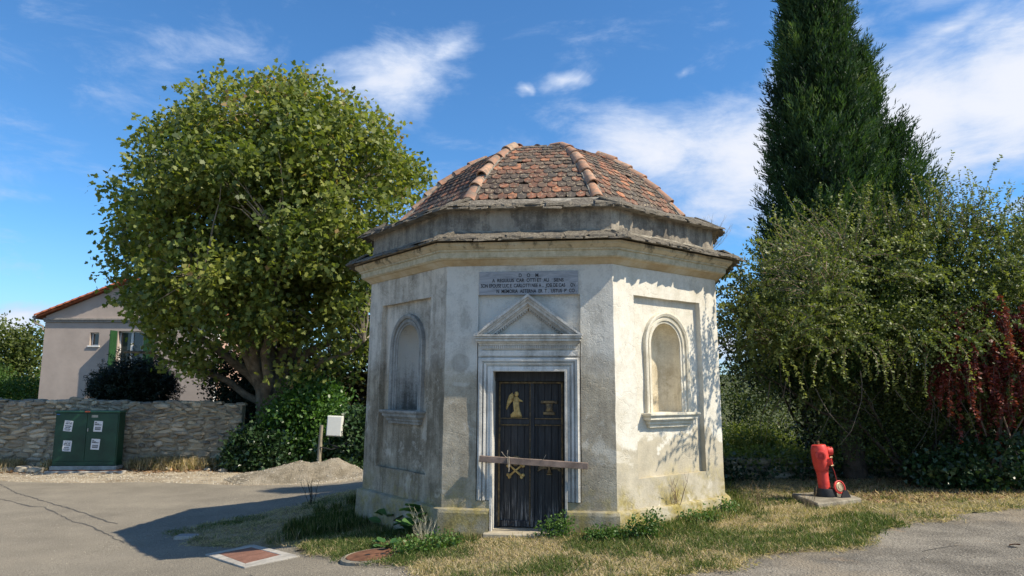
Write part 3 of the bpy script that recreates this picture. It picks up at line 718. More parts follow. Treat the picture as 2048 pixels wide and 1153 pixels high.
m_tile, t, b = new_mat('terracotta_scale')
oi = t.node('ShaderNodeObjectInfo').outputs['Random']; pos = t.node('ShaderNodeTexCoord').outputs['Object']
shift = t.node('ShaderNodeVectorMath', {'operation': 'MULTIPLY_ADD'}, _0=oi, _1=(31, 17, 9), _2=pos).outputs[0]
base = t.ramp(oi, [(0.0, (.075, .052, .042)), (0.14, (.19, .092, .060)), (0.28, (.105, .080, .064)), (0.42, (.29, .125, .075)), (0.50, (.14, .095, .07)), (0.64, (.21, .105, .07)), (0.74, (.095, .080, .068)), (0.90, (.40, .17, .09)), (1.0, (.17, .12, .085))], 'CONSTANT')
n = t.noise(shift, 14, 6, 0.75); n2 = t.noise(shift, 45, 4, .7)
c = t.mix(t.step(n, .42, .62, 0, .8), base, (.075, .062, .052))
c = t.mix(t.step(t.noise(shift, 24, 4, .7), .54, .64, 0, .7), c, (.44, .36, .24))
t.l.new(c, b.inputs['Base Color']); t.l.new(t.bump(t.math('ADD', n, n2), .5, .004), b.inputs['Normal']); b.inputs['Roughness'].default_value = .88
tile_me = []
for v in range(6):
    r = random.Random(v); W_ = .063; O = [(-W_, .13), (-W_, -.012)]
    for i in range(1, 8):
        a = math.pi+math.pi*i/8; O.append((W_*math.cos(a), -.015+(.058+r.uniform(-.005, .004))*math.sin(a)))
    O += [(W_, -.012), (W_, .13)]
    n_ = len(O); th = .013
    vs = [(x, y, 0) for x, y in O]+[(x, y, th) for x, y in O]
    me = bpy.data.meshes.new('roof_tile'); me.from_pydata(vs, [], [tuple(range(n_-1, -1, -1)), tuple(range(n_, 2*n_))]+[(i, (i+1) % n_, (i+1) % n_+n_, i+n_) for i in range(n_)]); me.materials.append(m_tile); tile_me.append(me)
tiles = []
r = random.Random(77); PITCH = .128; EXPO = .112
nrow = int(AL/EXPO)
for k in range(-3, 5):
    for row in range(nrow+1):
        s = .045+row*EXPO
        if s > AL+.02: continue
        a, z, ph = domeat(s); hw = a*T22-.045; off = (PITCH/2 if row % 2 else 0)
        n0 = int(hw/PITCH)+2
        for i in range(-n0, n0+1):
            u = i*PITCH+off+r.uniform(-.004, .004)
            if abs(u) > hw+.02: continue
            if r.random() < .004: continue
            ds_ = r.uniform(-.008, .008)
            M = frame_on(k, u, a, z, ph-.10)@Matrix.Translation((0, ds_, .014))@Matrix.Rotation(r.gauss(0, .035), 4, 'Z')@Matrix.Rotation(r.gauss(0, .03), 4, 'Y')@Matrix.Rotation(r.gauss(.0, .025), 4, 'X')
            M = M@Matrix.Diagonal((r.uniform(.95, 1.02), 1, 1, 1))
            tiles.append((0 if k in (0, 1) else (1 if k == -1 else 2), row, abs(u), k, M, r.randrange(6)))
tiles.sort(key=lambda q: (q[0], q[1], q[2]))
for q in tiles[:300]:
    o = link('roof_tile', tile_me[q[5]], None, roof); o.matrix_local = q[4]
V = []; Lp = []; S = []; base_ = 0
m_tilerest, t, b = new_mat('terracotta_scale_field')
tt = t.node('ShaderNodeAttribute', {'attribute_name': 'tint'}).outputs['Fac']; pos = t.node('ShaderNodeTexCoord').outputs['Object']
c = t.ramp(tt, [(0.0, (.075, .052, .042)), (0.14, (.19, .092, .060)), (0.28, (.105, .080, .064)), (0.42, (.29, .125, .075)), (0.50, (.14, .095, .07)), (0.64, (.21, .105, .07)), (0.74, (.095, .080, .068)), (0.90, (.40, .17, .09))], 'CONSTANT')
c = t.mix(t.step(t.noise(pos, 14, 6, .75), .46, .66, 0, .75), c, (.075, .062, .052)); t.l.new(c, b.inputs['Base Color'])
tn = []
for q in tiles[300:]:
    me = tile_me[q[5]]; rv = r.random()
    for p in me.vertices: V.append(tuple(q[4]@p.co))
    for pl in me.polygons: Lp += [base_+i for i in pl.vertices]; S.append(len(pl.vertices)); tn.append(rv)
    base_ += len(me.vertices)
tag(link('tile_field', bulk('tile_field', V, Lp, S, tint=tn), m_tilerest, roof), kind='stuff')

# ridge tiles down the eight hips
m_ridge, t, b = new_mat('terracotta_ridge')
oi = t.node('ShaderNodeObjectInfo').outputs['Random']; pos = t.node('ShaderNodeTexCoord').outputs['Object']
base = t.ramp(oi, [(0.0, (.42, .22, .135)), (0.25, (.33, .18, .12)), (0.5, (.48, .28, .18)), (0.75, (.38, .26, .18))], 'CONSTANT')
n = t.noise(t.node('ShaderNodeVectorMath', {'operation': 'ADD'}, _0=pos, _1=oi).outputs[0], 11, 7, .75)
c = t.mix(t.step(n, .42, .62, 0, .85), base, (.19, .155, .12)); c = t.mix(t.step(t.noise(pos, 30, 5, .7), .58, .68, 0, .5), c, (.58, .50, .38))
t.l.new(c, b.inputs['Base Color']); t.l.new(t.bump(n, .5, .006), b.inputs['Normal']); b.inputs['Roughness'].default_value = .88
def ridge_mesh(r0, r1, L, th=.016, n=10):
    vs = []
    for (y, rr) in ((0, r0), (L, r1)):
        for q_ in (rr, rr-th):
            for i in range(n+1):
                a = math.pi*i/n; vs.append((q_*math.cos(a), y, q_*math.sin(a)*.95))
    m_ = n+1; f = []
    for i in range(n):
        f.append((i, i+1, 2*m_+i+1, 2*m_+i)); f.append((m_+i+1, m_+i, 3*m_+i, 3*m_+i+1)); f.append((i+1, i, m_+i, m_+i+1)); f.append((2*m_+i, 2*m_+i+1, 3*m_+i+1, 3*m_+i))
    f.append((0, 2*m_, 3*m_, m_)); f.append((n, m_+n, 3*m_+n, 2*m_+n))
    me = bpy.data.meshes.new('ridge_tile'); me.from_pydata(vs, [], f); me.materials.append(m_ridge)
    me.polygons.foreach_set('use_smooth', np.ones(len(f), dtype=bool)); me.set_sharp_from_angle(angle=R_(40)); return me
ridge_me = [ridge_mesh(.083, .068, .36), ridge_mesh(.080, .066, .33), ridge_mesh(.085, .072, .38)]
def hipframe(c, s):
    """corner between face c and c+1"""
    a0, z0, ph = domeat(s); ang_ = -math.pi/2+(c+.5)*math.pi/4; sec = 1/math.cos(math.pi/8)
    rd = Vector((math.cos(ang_), math.sin(ang_), 0)); tg = Vector((-rd.y, rd.x, 0))
    sl = math.atan(math.tan(ph)/sec); up = -rd*math.cos(sl)+Vector((0, 0, math.sin(sl))); nz = tg.cross(up)
    P = rd*a0*sec+Vector((0, 0, z0))
    return Matrix(((tg.x, up.x, nz.x, P.x), (tg.y, up.y, nz.y, P.y), (tg.z, up.z, nz.z, P.z), (0, 0, 0, 1)))
r = random.Random(4)
for c_ in range(-3, 5):
    mb = MB()
    for i in range(12):      # mortar bedding under the ridge tiles
        M = hipframe(c_, AL*i/12); mb.box((-.088, -.02, -.05), (.088, .175, .012+r.uniform(-.004, .012)), M)
    link('hip_mortar', mb.mesh('hip_mortar', bevel=.006), m_mortar, roof)
    ns = 6
    for i in range(ns):
        if c_ == -1 and i == 1: s_ = .27; sc_ = .55       # a broken one
        else: s_ = -.02+i*.272; sc_ = 1
        M = hipframe(c_, max(0, s_+.13))
        M = M@Matrix.Translation((r.uniform(-.006, .006), -.14, -.012+(.012 if i else .0)))@Matrix.Rotation(R_(-2.6)+r.uniform(-.03, .03), 4, 'X')@Matrix.Rotation(r.uniform(-.04, .04), 4, 'Z')
        o = link('ridge_tile', ridge_me[r.randrange(3)], None, roof); o.matrix_local = M@Matrix.Diagonal((r.uniform(1.0, 1.2), sc_*r.uniform(.9, 1.05), r.uniform(1.0, 1.3), 1))
# broken tiles lying on the rim of the cap
for (k, u, dz, yaw, tilt_) in ((0, -.28, .05, .4, .5), (0, -.02, .035, -.3, .3), (0, .31, .055, 1.2, -.2), (-1, .25, .04, .8, .3), (1, -.2, .03, .2, .2)):
    M = frame_on(k, u, at_-.05, zt_+dz, .1)@Matrix.Rotation(yaw, 4, 'Z')@Matrix.Rotation(tilt_, 4, 'Y')
    o = link('ridge_tile', ridge_me[1], None, roof); o.matrix_local = M@Matrix.Diagonal((.75, .45, .5, 1))

# ---------------------------------------------------------------- door
m_wood, t, b = new_mat('black_painted_wood')
pos = t.node('ShaderNodeTexCoord').outputs['Object']; z = t.node('ShaderNodeSeparateXYZ', None, _0=pos).outputs[2]
gr_ = t.noise(pos, 4, 7, .7, .3, scl=(14, 14, .9)); n1 = t.noise(pos, 3.2, 6, .7)
c = t.ramp(gr_, [(0.35, (.020, .020, .021)), (0.55, (.040, .040, .041)), (0.75, (.085, .083, .082))])
wr = t.math('MULTIPLY', t.step(gr_, .50, .62), t.step(t.math('MULTIPLY_ADD', n1, -.8, z), -.32, .12, 1, 0.0))
c = t.mix(wr, c, (.27, .25, .23)); t.l.new(c, b.inputs['Base Color']); t.l.new(t.bump(gr_, .6, .006), b.inputs['Normal']); b.inputs['Roughness'].default_value = .62
m_gold, t, b = new_mat('worn_gilding')
pos = t.node('ShaderNodeTexCoord').outputs['Object']; n = t.noise(pos, 22, 6, .7)
t.l.new(t.ramp(n, [(.32, (.20, .13, .05)), (.5, (.55, .37, .13)), (.7, (.66, .48, .20))]), b.inputs['Base Color']); b.inputs['Roughness'].default_value = .5
m_goldd, t, b = new_mat('tarnished_gilding')
pos = t.node('ShaderNodeTexCoord').outputs['Object']; n = t.noise(pos, 22, 6, .7)
t.l.new(t.ramp(n, [(.35, (.06, .05, .04)), (.55, (.22, .15, .07)), (.75, (.40, .29, .13))]), b.inputs['Base Color']); b.inputs['Roughness'].default_value = .6
door = link('door', (lambda mb: (fbox(mb, 0, -.40, .43, -.30, -.275, .04, 1.90), mb.mesh('door'))[1])(MB()), m_wood, chapel)
def dpart(name, build, mat=m_wood, bevel=.003, smooth=None):
    mb = MB(); build(mb); return link(name, mb.mesh(name, bevel=bevel, smooth=smooth), mat, door)
for i in range(10):      # upright boards
    u0 = -.405+i*.0835
    dpart('board', lambda mb: fbox(mb, 0, u0, u0+.079, -.277, -.262-rnd.uniform(0, .004), .05+rnd.uniform(0, .03), 1.775))
dpart('transom', lambda mb: fbox(mb, 0, -.432, .432, -.30, -.20, 1.785, 1.90))
dpart('stile', lambda mb: fbox(mb, 0, -.43, -.39, -.28, -.235, .03, 1.786)); dpart('stile', lambda mb: fbox(mb, 0, .40, .432, -.28, -.235, .03, 1.786))
dpart('stile', lambda mb: fbox(mb, 0, -.008, .050, -.262, -.225, .05, 1.785))
dpart('rail', lambda mb: (fbox(mb, 0, -.39, -.008, -.262, -.232, 1.262, 1.322), fbox(mb, 0, .05, .40, -.262, -.232, 1.262, 1.322)))
dpart('rail', lambda mb: (fbox(mb, 0, -.39, -.010, -.262, -.240, .05, .12), fbox(mb, 0, .052, .40, -.262, -.240, .05, .12)))
def rope(pts2, rad=.011, turns=.03):
    """twisted cord: two strands wound round a line on the door"""
    mb = MB()
    (u0, z0), (u1, z1) = pts2; L = math.hypot(u1-u0, z1-z0); n_ = int(L/.008)
    du, dz = (u1-u0)/L, (z1-z0)/L
    for ph in (0, math.pi):
        P = []
        for i in range(n_+1):
            s = L*i/n_; a = 2*math.pi*s/.034+ph; side = math.cos(a)*rad*.55; outw = math.sin(a)*rad*.55
            P.append(FP(0, u0+du*s-dz*side, -.226+outw, z0+dz*s+du*side))
        mb.tube(P, rad*.62, 5)
    return mb
for pts2, nm in ((((-.378, .06), (-.378, 1.762)), 1), (((.392, .06), (.392, 1.762)), 1), (((-.378, 1.768), (.392, 1.768)), 0), (((.0, .06), (.0, 1.76)), 1), (((-.37, 1.253), (-.02, 1.253)), 0), (((.06, 1.253), (.38, 1.253)), 0), (((-.37, 1.332), (-.02, 1.332)), 0), (((.06, 1.332), (.38, 1.332)), 0)):
    mb = rope(pts2, .012 if (abs(pts2[0][0]) > .1 and pts2[0][1] != 1.253 and pts2[0][1] != 1.332) else .007); link('rope_moulding', mb.mesh('rope_moulding', smooth=50), m_goldd, door)

def relief(name, shapes, mat):
    """carved ornament: outlines (list of (u,z)) at increasing heights off the board, rounded by a bevel"""
    mb = MB()
    for poly, w0, w1 in shapes:
        n_ = len(poly); cu = sum(p[0] for p in poly)/n_; cz = sum(p[1] for p in poly)/n_
        vs = [FP(0, u, w0, z_) for u, z_ in poly]+[FP(0, cu+(u-cu)*.93, (w0+w1*2)/3, cz+(z_-cz)*.95) for u, z_ in poly]+[FP(0, cu+(u-cu)*.62, w1, cz+(z_-cz)*.75) for u, z_ in poly]
        f = [tuple(range(n_))]+[(i, (i+1) % n_, (i+1) % n_+n_, i+n_) for i in range(n_)]+[(i+n_, (i+1) % n_+n_, (i+1) % n_+2*n_, i+2*n_) for i in range(n_)]+[tuple(range(3*n_-1, 2*n_-1, -1))]
        mb.add(vs, f)
    return link(name, mb.mesh(name, smooth=60), mat, door)
def ell(cu, cz, ru, rz, rot=0, n=14): return [(cu+ru*math.cos(2*math.pi*i/n)*math.cos(rot)-rz*math.sin(2*math.pi*i/n)*math.sin(rot), cz+ru*math.cos(2*math.pi*i/n)*math.sin(rot)+rz*math.sin(2*math.pi*i/n)*math.cos(rot)) for i in range(n)]
W0 = -.266
ou, oz = -.190, 1.515
relief('angel_carving', [
    ([(ou-.035, oz+.13), (ou-.075, oz+.10), (ou-.10, oz+.03), (ou-.115, oz-.06), (ou-.105, oz-.085), (ou-.085, oz-.045), (ou-.06, oz-.01), (ou-.03, oz+.03), (ou-.012, oz+.09)], W0, W0+.022),   # wing
    ([(ou-.02, oz+.085), (ou+.03, oz+.085), (ou+.055, oz+.05), (ou+.05, oz-.03), (ou+.065, oz-.10), (ou+.09, oz-.165), (ou+.08, oz-.178), (ou-.055, oz-.178), (ou-.06, oz-.14), (ou-.015, oz-.10), (ou-.02, oz-.02), (ou-.03, oz+.04)], W0, W0+.035),   # robe, kneeling
    (ell(ou+.018, oz+.112, .026, .033), W0+.01, W0+.045),
    ([(ou+.03, oz+.075), (ou+.06, oz+.05), (ou+.095, oz+.03), (ou+.10, oz+.015), (ou+.06, oz+.02), (ou+.03, oz+.035)], W0, W0+.032),
    (ell(ou-.005, oz-.06, .012, .085, .15), W0+.03, W0+.042), (ell(ou+.03, oz-.09, .010, .07, -.2), W0+.028, W0+.042)], m_gold)
ou, oz = .232, 1.475
relief('pedestal_carving', [
    ([(ou-.075, oz-.10), (ou+.075, oz-.10), (ou+.075, oz-.062), (ou-.075, oz-.062)], W0, W0+.028), ([(ou-.05, oz-.06), (ou+.05, oz-.06), (ou+.035, oz-.01), (ou+.045, oz+.04), (ou-.045, oz+.04), (ou-.035, oz-.01)], W0, W0+.022),
    ([(ou-.09, oz+.042), (ou+.09, oz+.042), (ou+.10, oz+.075), (ou-.10, oz+.075)], W0, W0+.03), (ell(ou-.085, oz+.055, .02, .02), W0+.01, W0+.034), (ell(ou+.085, oz+.055, .02, .02), W0+.01, W0+.034), (ell(ou, oz-.025, .03, .018), W0+.015, W0+.03)], m_goldd)
ou, oz = -.180, .705
def bone(a):
    c_, s_ = math.cos(a), math.sin(a); L = .105
    def T(x, y): return (ou+x*c_-y*s_, oz+x*s_+y*c_)
    return [([T(-L, -.011), T(L, -.011), T(L, .011), T(-L, .011)], W0, W0+.024)]+[([T(sx*L+q[0], sy*.016+q[1]) for q in [(.022*math.cos(2*math.pi*i/10), .019*math.sin(2*math.pi*i/10)) for i in range(10)]], W0, W0+.028) for sx in (-1, 1) for sy in (-1, 1)]
relief('crossed_bones', bone(R_(38))+bone(R_(-38)), m_gold)
relief('skull_carving', [(ell(ou, oz+.125, .058, .055), W0, W0+.045), ([(ou-.035, oz+.09), (ou+.035, oz+.09), (ou+.028, oz+.052), (ou-.028, oz+.052)], W0, W0+.03)], m_goldd)
ou, oz = .232, .735
relief('winged_hourglass', [
    ([(ou-.03, oz-.06), (ou+.03, oz-.06), (ou+.012, oz), (ou+.03, oz+.06), (ou-.03, oz+.06), (ou-.012, oz)], W0, W0+.03),
    ([(ou-.02, oz+.03), (ou-.07, oz+.05), (ou-.135, oz+.015), (ou-.15, oz-.04), (ou-.10, oz-.01), (ou-.05, oz-.005), (ou-.02, oz-.01)], W0, W0+.022),
    ([(ou+.02, oz+.03), (ou+.07, oz+.05), (ou+.135, oz+.015), (ou+.15, oz-.04), (ou+.10, oz-.01), (ou+.05, oz-.005), (ou+.02, oz-.01)], W0, W0+.022),
    ([(ou-.035, oz-.075), (ou+.035, oz-.075), (ou+.035, oz-.06), (ou-.035, oz-.06)], W0, W0+.03)], m_goldd)

# plank across the doorway
Rz = Matrix.Rotation(CROT, 4, 'Z'); TC = Matrix.Translation((CX, CY, 0))@Rz
def chap(p): return TC@p
m_plank = simple('weathered_plank', (.24, .175, .14), .8, scale=5, vary=.3, bump=.5)
pl = empty('wooden_plank', chap(FP(0, .065, .075, .84)), CROT+0.0)
tag(pl, 'weathered brown plank wired across the chapel doorway, sloping down to the right', 'plank')
mb = MB(); mb.box((-.64, -.018, -.038), (.64, .018, .036)); o = link('board', mb.mesh('board', bevel=.004), m_plank, pl); o.rotation_euler = (0, R_(2.9), 0)
m_cord = simple('frayed_cord', (.36, .31, .24), .9)
mb = MB()
for j, dx in enumerate((-.30, -.285)): mb.tube([(dx, -.026, .05), (dx+.005, -.028, .0), (dx+.012, -.026, -.05), (dx+.01, .03, -.055), (dx, .03, .055), (dx, -.026, .05)], .005, 5)
mb.tube([(-.30, -.026, .045), (-.335, -.05, .075), (-.37, -.04, .12)], .003, 4); mb.tube([(-.29, -.026, .045), (-.30, -.06, .09), (-.295, -.05, .14)], .003, 4); mb.tube([(-.285, -.03, -.03), (-.28, -.04, -.08), (-.285, -.035, -.11)], .006, 5)
mb.tube([(.10, -.01, .02), (.13, -.03, .05), (.15, -.03, .09)], .003, 4)
mb.tube([(-.28, .02, .05), (-.12, .06, .035), (.10, .02, .03)], .0025, 4)
link('cord', mb.mesh('cord', smooth=60), m_cord, pl)
# ---------------------------------------------------------------- foliage tools
def leaf_mat(name, stops, trans=0.35, rough=0.5, spec=0.35):
    m = bpy.data.materials.new(name); m.use_nodes = True; t = NT(m.node_tree); t.n.clear()
    out = t.n.new('ShaderNodeOutputMaterial')
    ti = t.node('ShaderNodeAttribute', {'attribute_name': 'tint'}).outputs['Fac']
    c = t.ramp(ti, stops)
    p = t.node('ShaderNodeBsdfPrincipled', None, Roughness=rough); p.inputs['Specular IOR Level'].default_value = spec; t.l.new(c, p.inputs['Base Color'])
    tr = t.n.new('ShaderNodeBsdfTranslucent'); t.l.new(t.mix(1.0, c, (1.5, 1.6, .6), 'MULTIPLY'), tr.inputs[0])
    mx = t.node('ShaderNodeMixShader', None, _0=trans); t.l.new(p.outputs[0], mx.inputs[1]); t.l.new(tr.outputs[0], mx.inputs[2]); t.l.new(mx.outputs[0], out.inputs[0])
    return m
m_bark = simple('plane_bark', (.17, .14, .10), .9, scale=5, vary=.35, bump=.8, bd=.02)
m_darkbark = simple('dark_bark', (.10, .075, .055), .95, scale=6, vary=.3, bump=.9, bd=.02)
m_twig = simple('twig_brown', (.22, .155, .11), .9, bump=0)

T_PLANE = np.array([(0, 0), (.30, -.06), (.24, .16), (.56, .30), (.27, .46), (.26, .72), (0, 1.0), (-.26, .72), (-.27, .46), (-.56, .30), (-.24, .16), (-.30, -.06)])
T_OVAL = np.array([(0, 0), (.28, .30), (.24, .70), (0, 1.0), (-.24, .70), (-.28, .30)])
T_IVY = np.array([(0, 0), (.40, -.05), (.50, .30), (.22, .50), (0, 1.0), (-.22, .50), (-.50, .30), (-.40, -.05)])
T_BLADE = np.array([(-.5, 0), (.5, 0), (0, 1.0)])
T_NEEDLE = np.array([(-.5, 0), (.5, 0), (.3, .6), (0, 1.0), (-.3, .6)])
def norm(v): return v/np.maximum(np.linalg.norm(v, axis=-1, keepdims=True), 1e-9)
def leaves(name, P, D, Nn, size, tint, tmpl, width=1.0, curl=0.0):
    """flat leaf shapes: P base, D direction of the midrib, Nn rough normal"""
    P = np.asarray(P); n = len(P); A = norm(D); B = norm(np.cross(A, Nn)); C = np.cross(B, A)
    size = np.broadcast_to(np.asarray(size, float), (n,)); m = len(tmpl)
    x = tmpl[:, 0]*width; y = tmpl[:, 1]
    V = P[:, None, :] + size[:, None, None]*(B[:, None, :]*x[None, :, None]+A[:, None, :]*y[None, :, None]+C[:, None, :]*(-curl*(x**2*2+y**2*.6))[None, :, None])
    return bulk(name, V.reshape(-1, 3), np.arange(n*m), np.full(n, m), tint=tint)
def clusters_leaves(cent, rad, per, r, size, up=.6, flat=.7, droop=0.0, outward=None):
    """scatter leaves round cluster centres"""
    n = len(cent)*per; c = np.repeat(cent, per, 0); rr = np.repeat(np.broadcast_to(rad, (len(cent),)), per)
    off = np.clip(r.normal(size=(n, 3)), -1.9, 1.9); off *= np.array([1, 1, flat]); P = c + off*rr[:, None]*.5
    D = norm(norm(off)*.7+r.normal(size=(n, 3))*.6+np.array([0, 0, -droop]))
    N = norm(r.normal(size=(n, 3))*.75+np.array([0, 0, up])+(0 if outward is None else np.repeat(outward, per, 0)*.5))
    s = size*r.uniform(.65, 1.2, n)
    return P, D, N, s
def limb(mb, pts, r0, r1, n=7):
    k = len(pts); mb.tube(pts, [r0+(r1-r0)*i/(k-1) for i in range(k)], n)
def curve_pts(a, b, sag, n, r, jit=.06):
    a = Vector(a); b = Vector(b); o = []
    L = (b-a).length
    for i in range(n+1):
        f = i/n; p = a.lerp(b, f)+Vector((0, 0, sag*math.sin(math.pi*f)*L))
        if 0 < i < n: p += Vector((r.uniform(-jit, jit), r.uniform(-jit, jit), r.uniform(-jit, jit)))*L*.3
        o.append(p)
    return o
FS = 1.09     # the left half stands on lower ground: distances measured from the camera
def at(x, y, z): return (x*FS, y*FS, 1.7-(1.7-z)*FS)
def gzf(x, y): return float(gz(x, y))

# ---------------------------------------------------------------- plane tree
r = np.random.default_rng(21); pr = random.Random(21)
PT = at(-6.85, 20.2, 0); PT = (PT[0], PT[1], gzf(PT[0], PT[1]))
plane = empty('plane_tree', PT); tag(plane, 'large round-crowned plane tree with yellow-green lobed leaves beside the pale house', 'tree')
m_plane = leaf_mat('plane_leaf', [(0, (.050, .080, .022)), (.35, (.115, .15, .034)), (.7, (.22, .245, .054)), (.88, (.31, .32, .08)), (1, (.34, .22, .10))], .36)
cc_ = np.array([.12, 0, 6.95])      # crown centre above the foot
def crown_r(d):
    """radius of the crown in direction d (unit, n x 3)"""
    az_ = np.arctan2(d[:, 0], d[:, 1]+1e-9)
    base = 1/np.sqrt((d[:, 0]/np.where(d[:, 0] > 0, 4.9, 4.95))**2+(d[:, 1]/4.4)**2+(d[:, 2]/np.where(d[:, 2] > 0, 5.15, 4.8))**2)
    lump = 1+.08*(fbm(d*2.3+7, 1.0, 3, 3)-.5)+.16*(fbm(d*5+3, 1.0, 8, 2)-.5)
    return base*lump
d = norm(r.normal(size=(3600, 3))); fr_ = r.uniform(0, 1, 3600)**.42
cent = cc_+d*(crown_r(d)*fr_)[:, None]
# the skirt hangs lower on the left and right than near the trunk
keep = (cent[:, 2] > 2.45+.35*np.abs(cent[:, 0]*0)+(np.hypot(cent[:, 0], cent[:, 1]) < 1.6)*1.2) & ~((cent[:, 2] < 4.0) & (cent[:, 1] > 2.2))
gap = fbm(cent, .62, 12, 3); keep &= ((fbm(cent[:, [0, 2]], 1.3, 77, 2) > .36) | (cent[:, 2] > 9.3)) & ((gap > .405) | (cent[:, 2] > 9.6)) & ((cent[:, 1] < .8) | (r.uniform(0, 1, len(cent)) < .4))
cent = cent[keep][:2050]
P, D, N, s = clusters_leaves(cent, .50, 40, r, .148, up=.55, flat=.8, droop=.25)
tint = np.clip(np.repeat(.50+(fbm(cent, .8, 5)-.5)*1.0, 40)+r.normal(0, .17, len(P))+.05*(P[:, 2]-6)/4, 0, 1)
tag(link('foliage', leaves('foliage', P, D, N, s, tint, T_PLANE, 1.05, .18), m_plane, plane), kind='stuff')
mb = MB(); tp = [(0, 0, -.3), (.03, 0, .0), (.05, .02, .9), (.0, 0, 1.7), (-.05, 0, 2.5)]
mb.tube(tp, [.52, .42, .36, .35, .38], 14)
link('trunk', mb.mesh('trunk', smooth=60), m_bark, plane)
tips = [(-3.4, -.6, 4.6), (-2.6, -1.8, 7.0), (-1.6, .8, 9.2), (-.2, -.6, 10.4), (.9, .9, 9.6), (2.3, -1.2, 8.2), (3.6, .3, 5.7), (3.3, -2.0, 3.6), (-3.2, 1.6, 6.6), (1.2, -2.8, 6.0), (-1.0, -3.0, 5.2), (.6, 2.8, 6.5), (-3.9, -1.2, 3.3), (2.8, 1.6, 7.2)]
limbs = []
for tpx in tips:
    st = (pr.uniform(-.15, .15), pr.uniform(-.12, .12), pr.uniform(1.6, 2.5)); pts = curve_pts(st, tpx, pr.uniform(.02, .12), 7, pr, .10)
    mb = MB(); limb(mb, pts, .19 if tpx[2] > 4 else .12, .035, 8); link('limb', mb.mesh('limb', smooth=60), m_bark, plane); limbs.append(pts)
allp = [p for L in limbs for p in L[2:]]
mb = MB(); idx = r.choice(len(cent), 620, replace=False)
for i in idx:
    c_ = Vector(cent[i]); q = min(allp, key=lambda p: (p-c_).length+pr.uniform(0, .6)); mb.tube(curve_pts(q, c_, .06, 4, pr, .12), [.032, .024, .017, .011, .006], 4, caps=False)
tag(link('branches', mb.mesh('branches', fixn=False), simple('plane_twigs', (.25, .21, .16), bump=0), plane), kind='stuff')

# ---------------------------------------------------------------- cypress
def spray_tree(root, r, zs, rad, n, mat, leader=(0, 0), spray_len=.42, per=26, lean=.9, name='foliage', fill=.35, blade=.075, bw=.16, tintbias=0.0):
    """feathery upward sprays over a tapering column; rad(z) gives its radius"""
    z0, z1 = zs; z = z0+(z1-z0)*r.uniform(0, 1, n)**.9; R = rad(z); a = r.uniform(0, 2*math.pi, n); ff = np.where(r.uniform(0, 1, n) < fill, r.uniform(.2, .9, n), r.uniform(.84, 1.02, n))
    lump = 1+.85*(fbm(np.stack([np.cos(a)*1.5, np.sin(a)*1.5, z*.85], -1), 1.7, 4, 4)-.5)*2*.6
    rr = R*ff*lump
    B = np.stack([leader[0]+np.cos(a)*rr, leader[1]+np.sin(a)*rr, z], -1)
    out_ = np.stack([np.cos(a), np.sin(a), np.zeros(n)], -1)
    ax = norm(out_*.45+np.array([0, 0, lean])+r.normal(0, .16, (n, 3)))
    L = spray_len*r.uniform(.6, 1.3, n)
    f = np.tile(np.linspace(0, 1, per), n); axr = np.repeat(ax, per, 0); side = norm(np.cross(axr, r.normal(size=(n*per, 3))))
    droop_ = np.repeat(out_, per, 0)*(f**2)[:, None]*.12
    P = np.repeat(B, per, 0)+axr*(f*np.repeat(L, per))[:, None]+side*(.05*(1-f*.7))[:, None]*r.uniform(0, 1.6, n*per)[:, None]+droop_*np.repeat(L, per)[:, None]
    D = norm(axr*.9+side*.75*(1-f*.5)[:, None]); N = norm(r.normal(size=(n*per, 3)))
    sz = blade*r.uniform(.7, 1.5, n*per)*(1.25-f*.5)
    tint = np.clip(np.repeat(.38+tintbias+(fbm(B, 1.3, 6)-.5)*1.5+r.normal(0, .08, n), per)+.25*(f-.5)+r.normal(0, .1, n*per), 0, 1)
    return link(name, leaves(name, P, D, N, sz, tint, T_NEEDLE, bw/.5), mat, root)
m_cyp = leaf_mat('cypress_leaf', [(0, (.014, .032, .014)), (.35, (.034, .074, .026)), (.7, (.075, .135, .040)), (1, (.17, .21, .065))], .22, .6, .25)
r = np.random.default_rng(5)
CYP = (5.95, 12.6, gzf(5.95, 12.6))
cyp = empty('cypress_tree', CYP); tag(cyp, 'tall dark green cypress with feathery upswept sprays rising out of the picture', 'tree')
def rad_main(z): return np.interp(z, [1.4, 2.2, 3.6, 5.0, 6.5, 8.0, 9.5, 11.4], [.9, 1.2, 1.08, .86, .64, .50, .40, .06])
o = spray_tree(cyp, r, (1.5, 11.0), rad_main, 5600, m_cyp, (-.28, 0), blade=.085, bw=.13, fill=.5, per=30); o['kind'] = 'stuff'
def rad_b(z): return np.interp(z, [2.6, 4.0, 5.5, 7.0, 7.9], [.5, .66, .44, .22, .04])
o = spray_tree(cyp, r, (2.6, 7.9), rad_b, 1300, m_cyp, (.62, .2), bw=.13, per=30); o['kind'] = 'stuff'
def rad_c(z): return np.interp(z, [2.6, 4.0, 5.2, 6.4], [.5, .75, .5, .05])
o = spray_tree(cyp, r, (2.6, 6.3), rad_c, 900, m_cyp, (1.12, .1), bw=.13, per=30); o['kind'] = 'stuff'
mb = MB(); mb.tube([(0, 0, -.4), (0, 0, .5), (-.04, .0, 2.0), (-.15, 0, 5.0), (-.2, 0, 10.6)], [.25, .19, .17, .12, .02], 12); link('trunk', mb.mesh('trunk', smooth=60), m_darkbark, cyp)
pr = random.Random(6); mb = MB()
for i in range(60):
    z_ = pr.uniform(1.3, 9); a = pr.uniform(0, 6.28); R1 = float(rad_main(z_))*.8; mb.tube([(-.1, 0, z_), (-.2+math.cos(a)*R1*.6, math.sin(a)*R1*.6, z_+.15), (-.2+math.cos(a)*R1, math.sin(a)*R1, z_+.6)], [.03, .02, .008], 4)
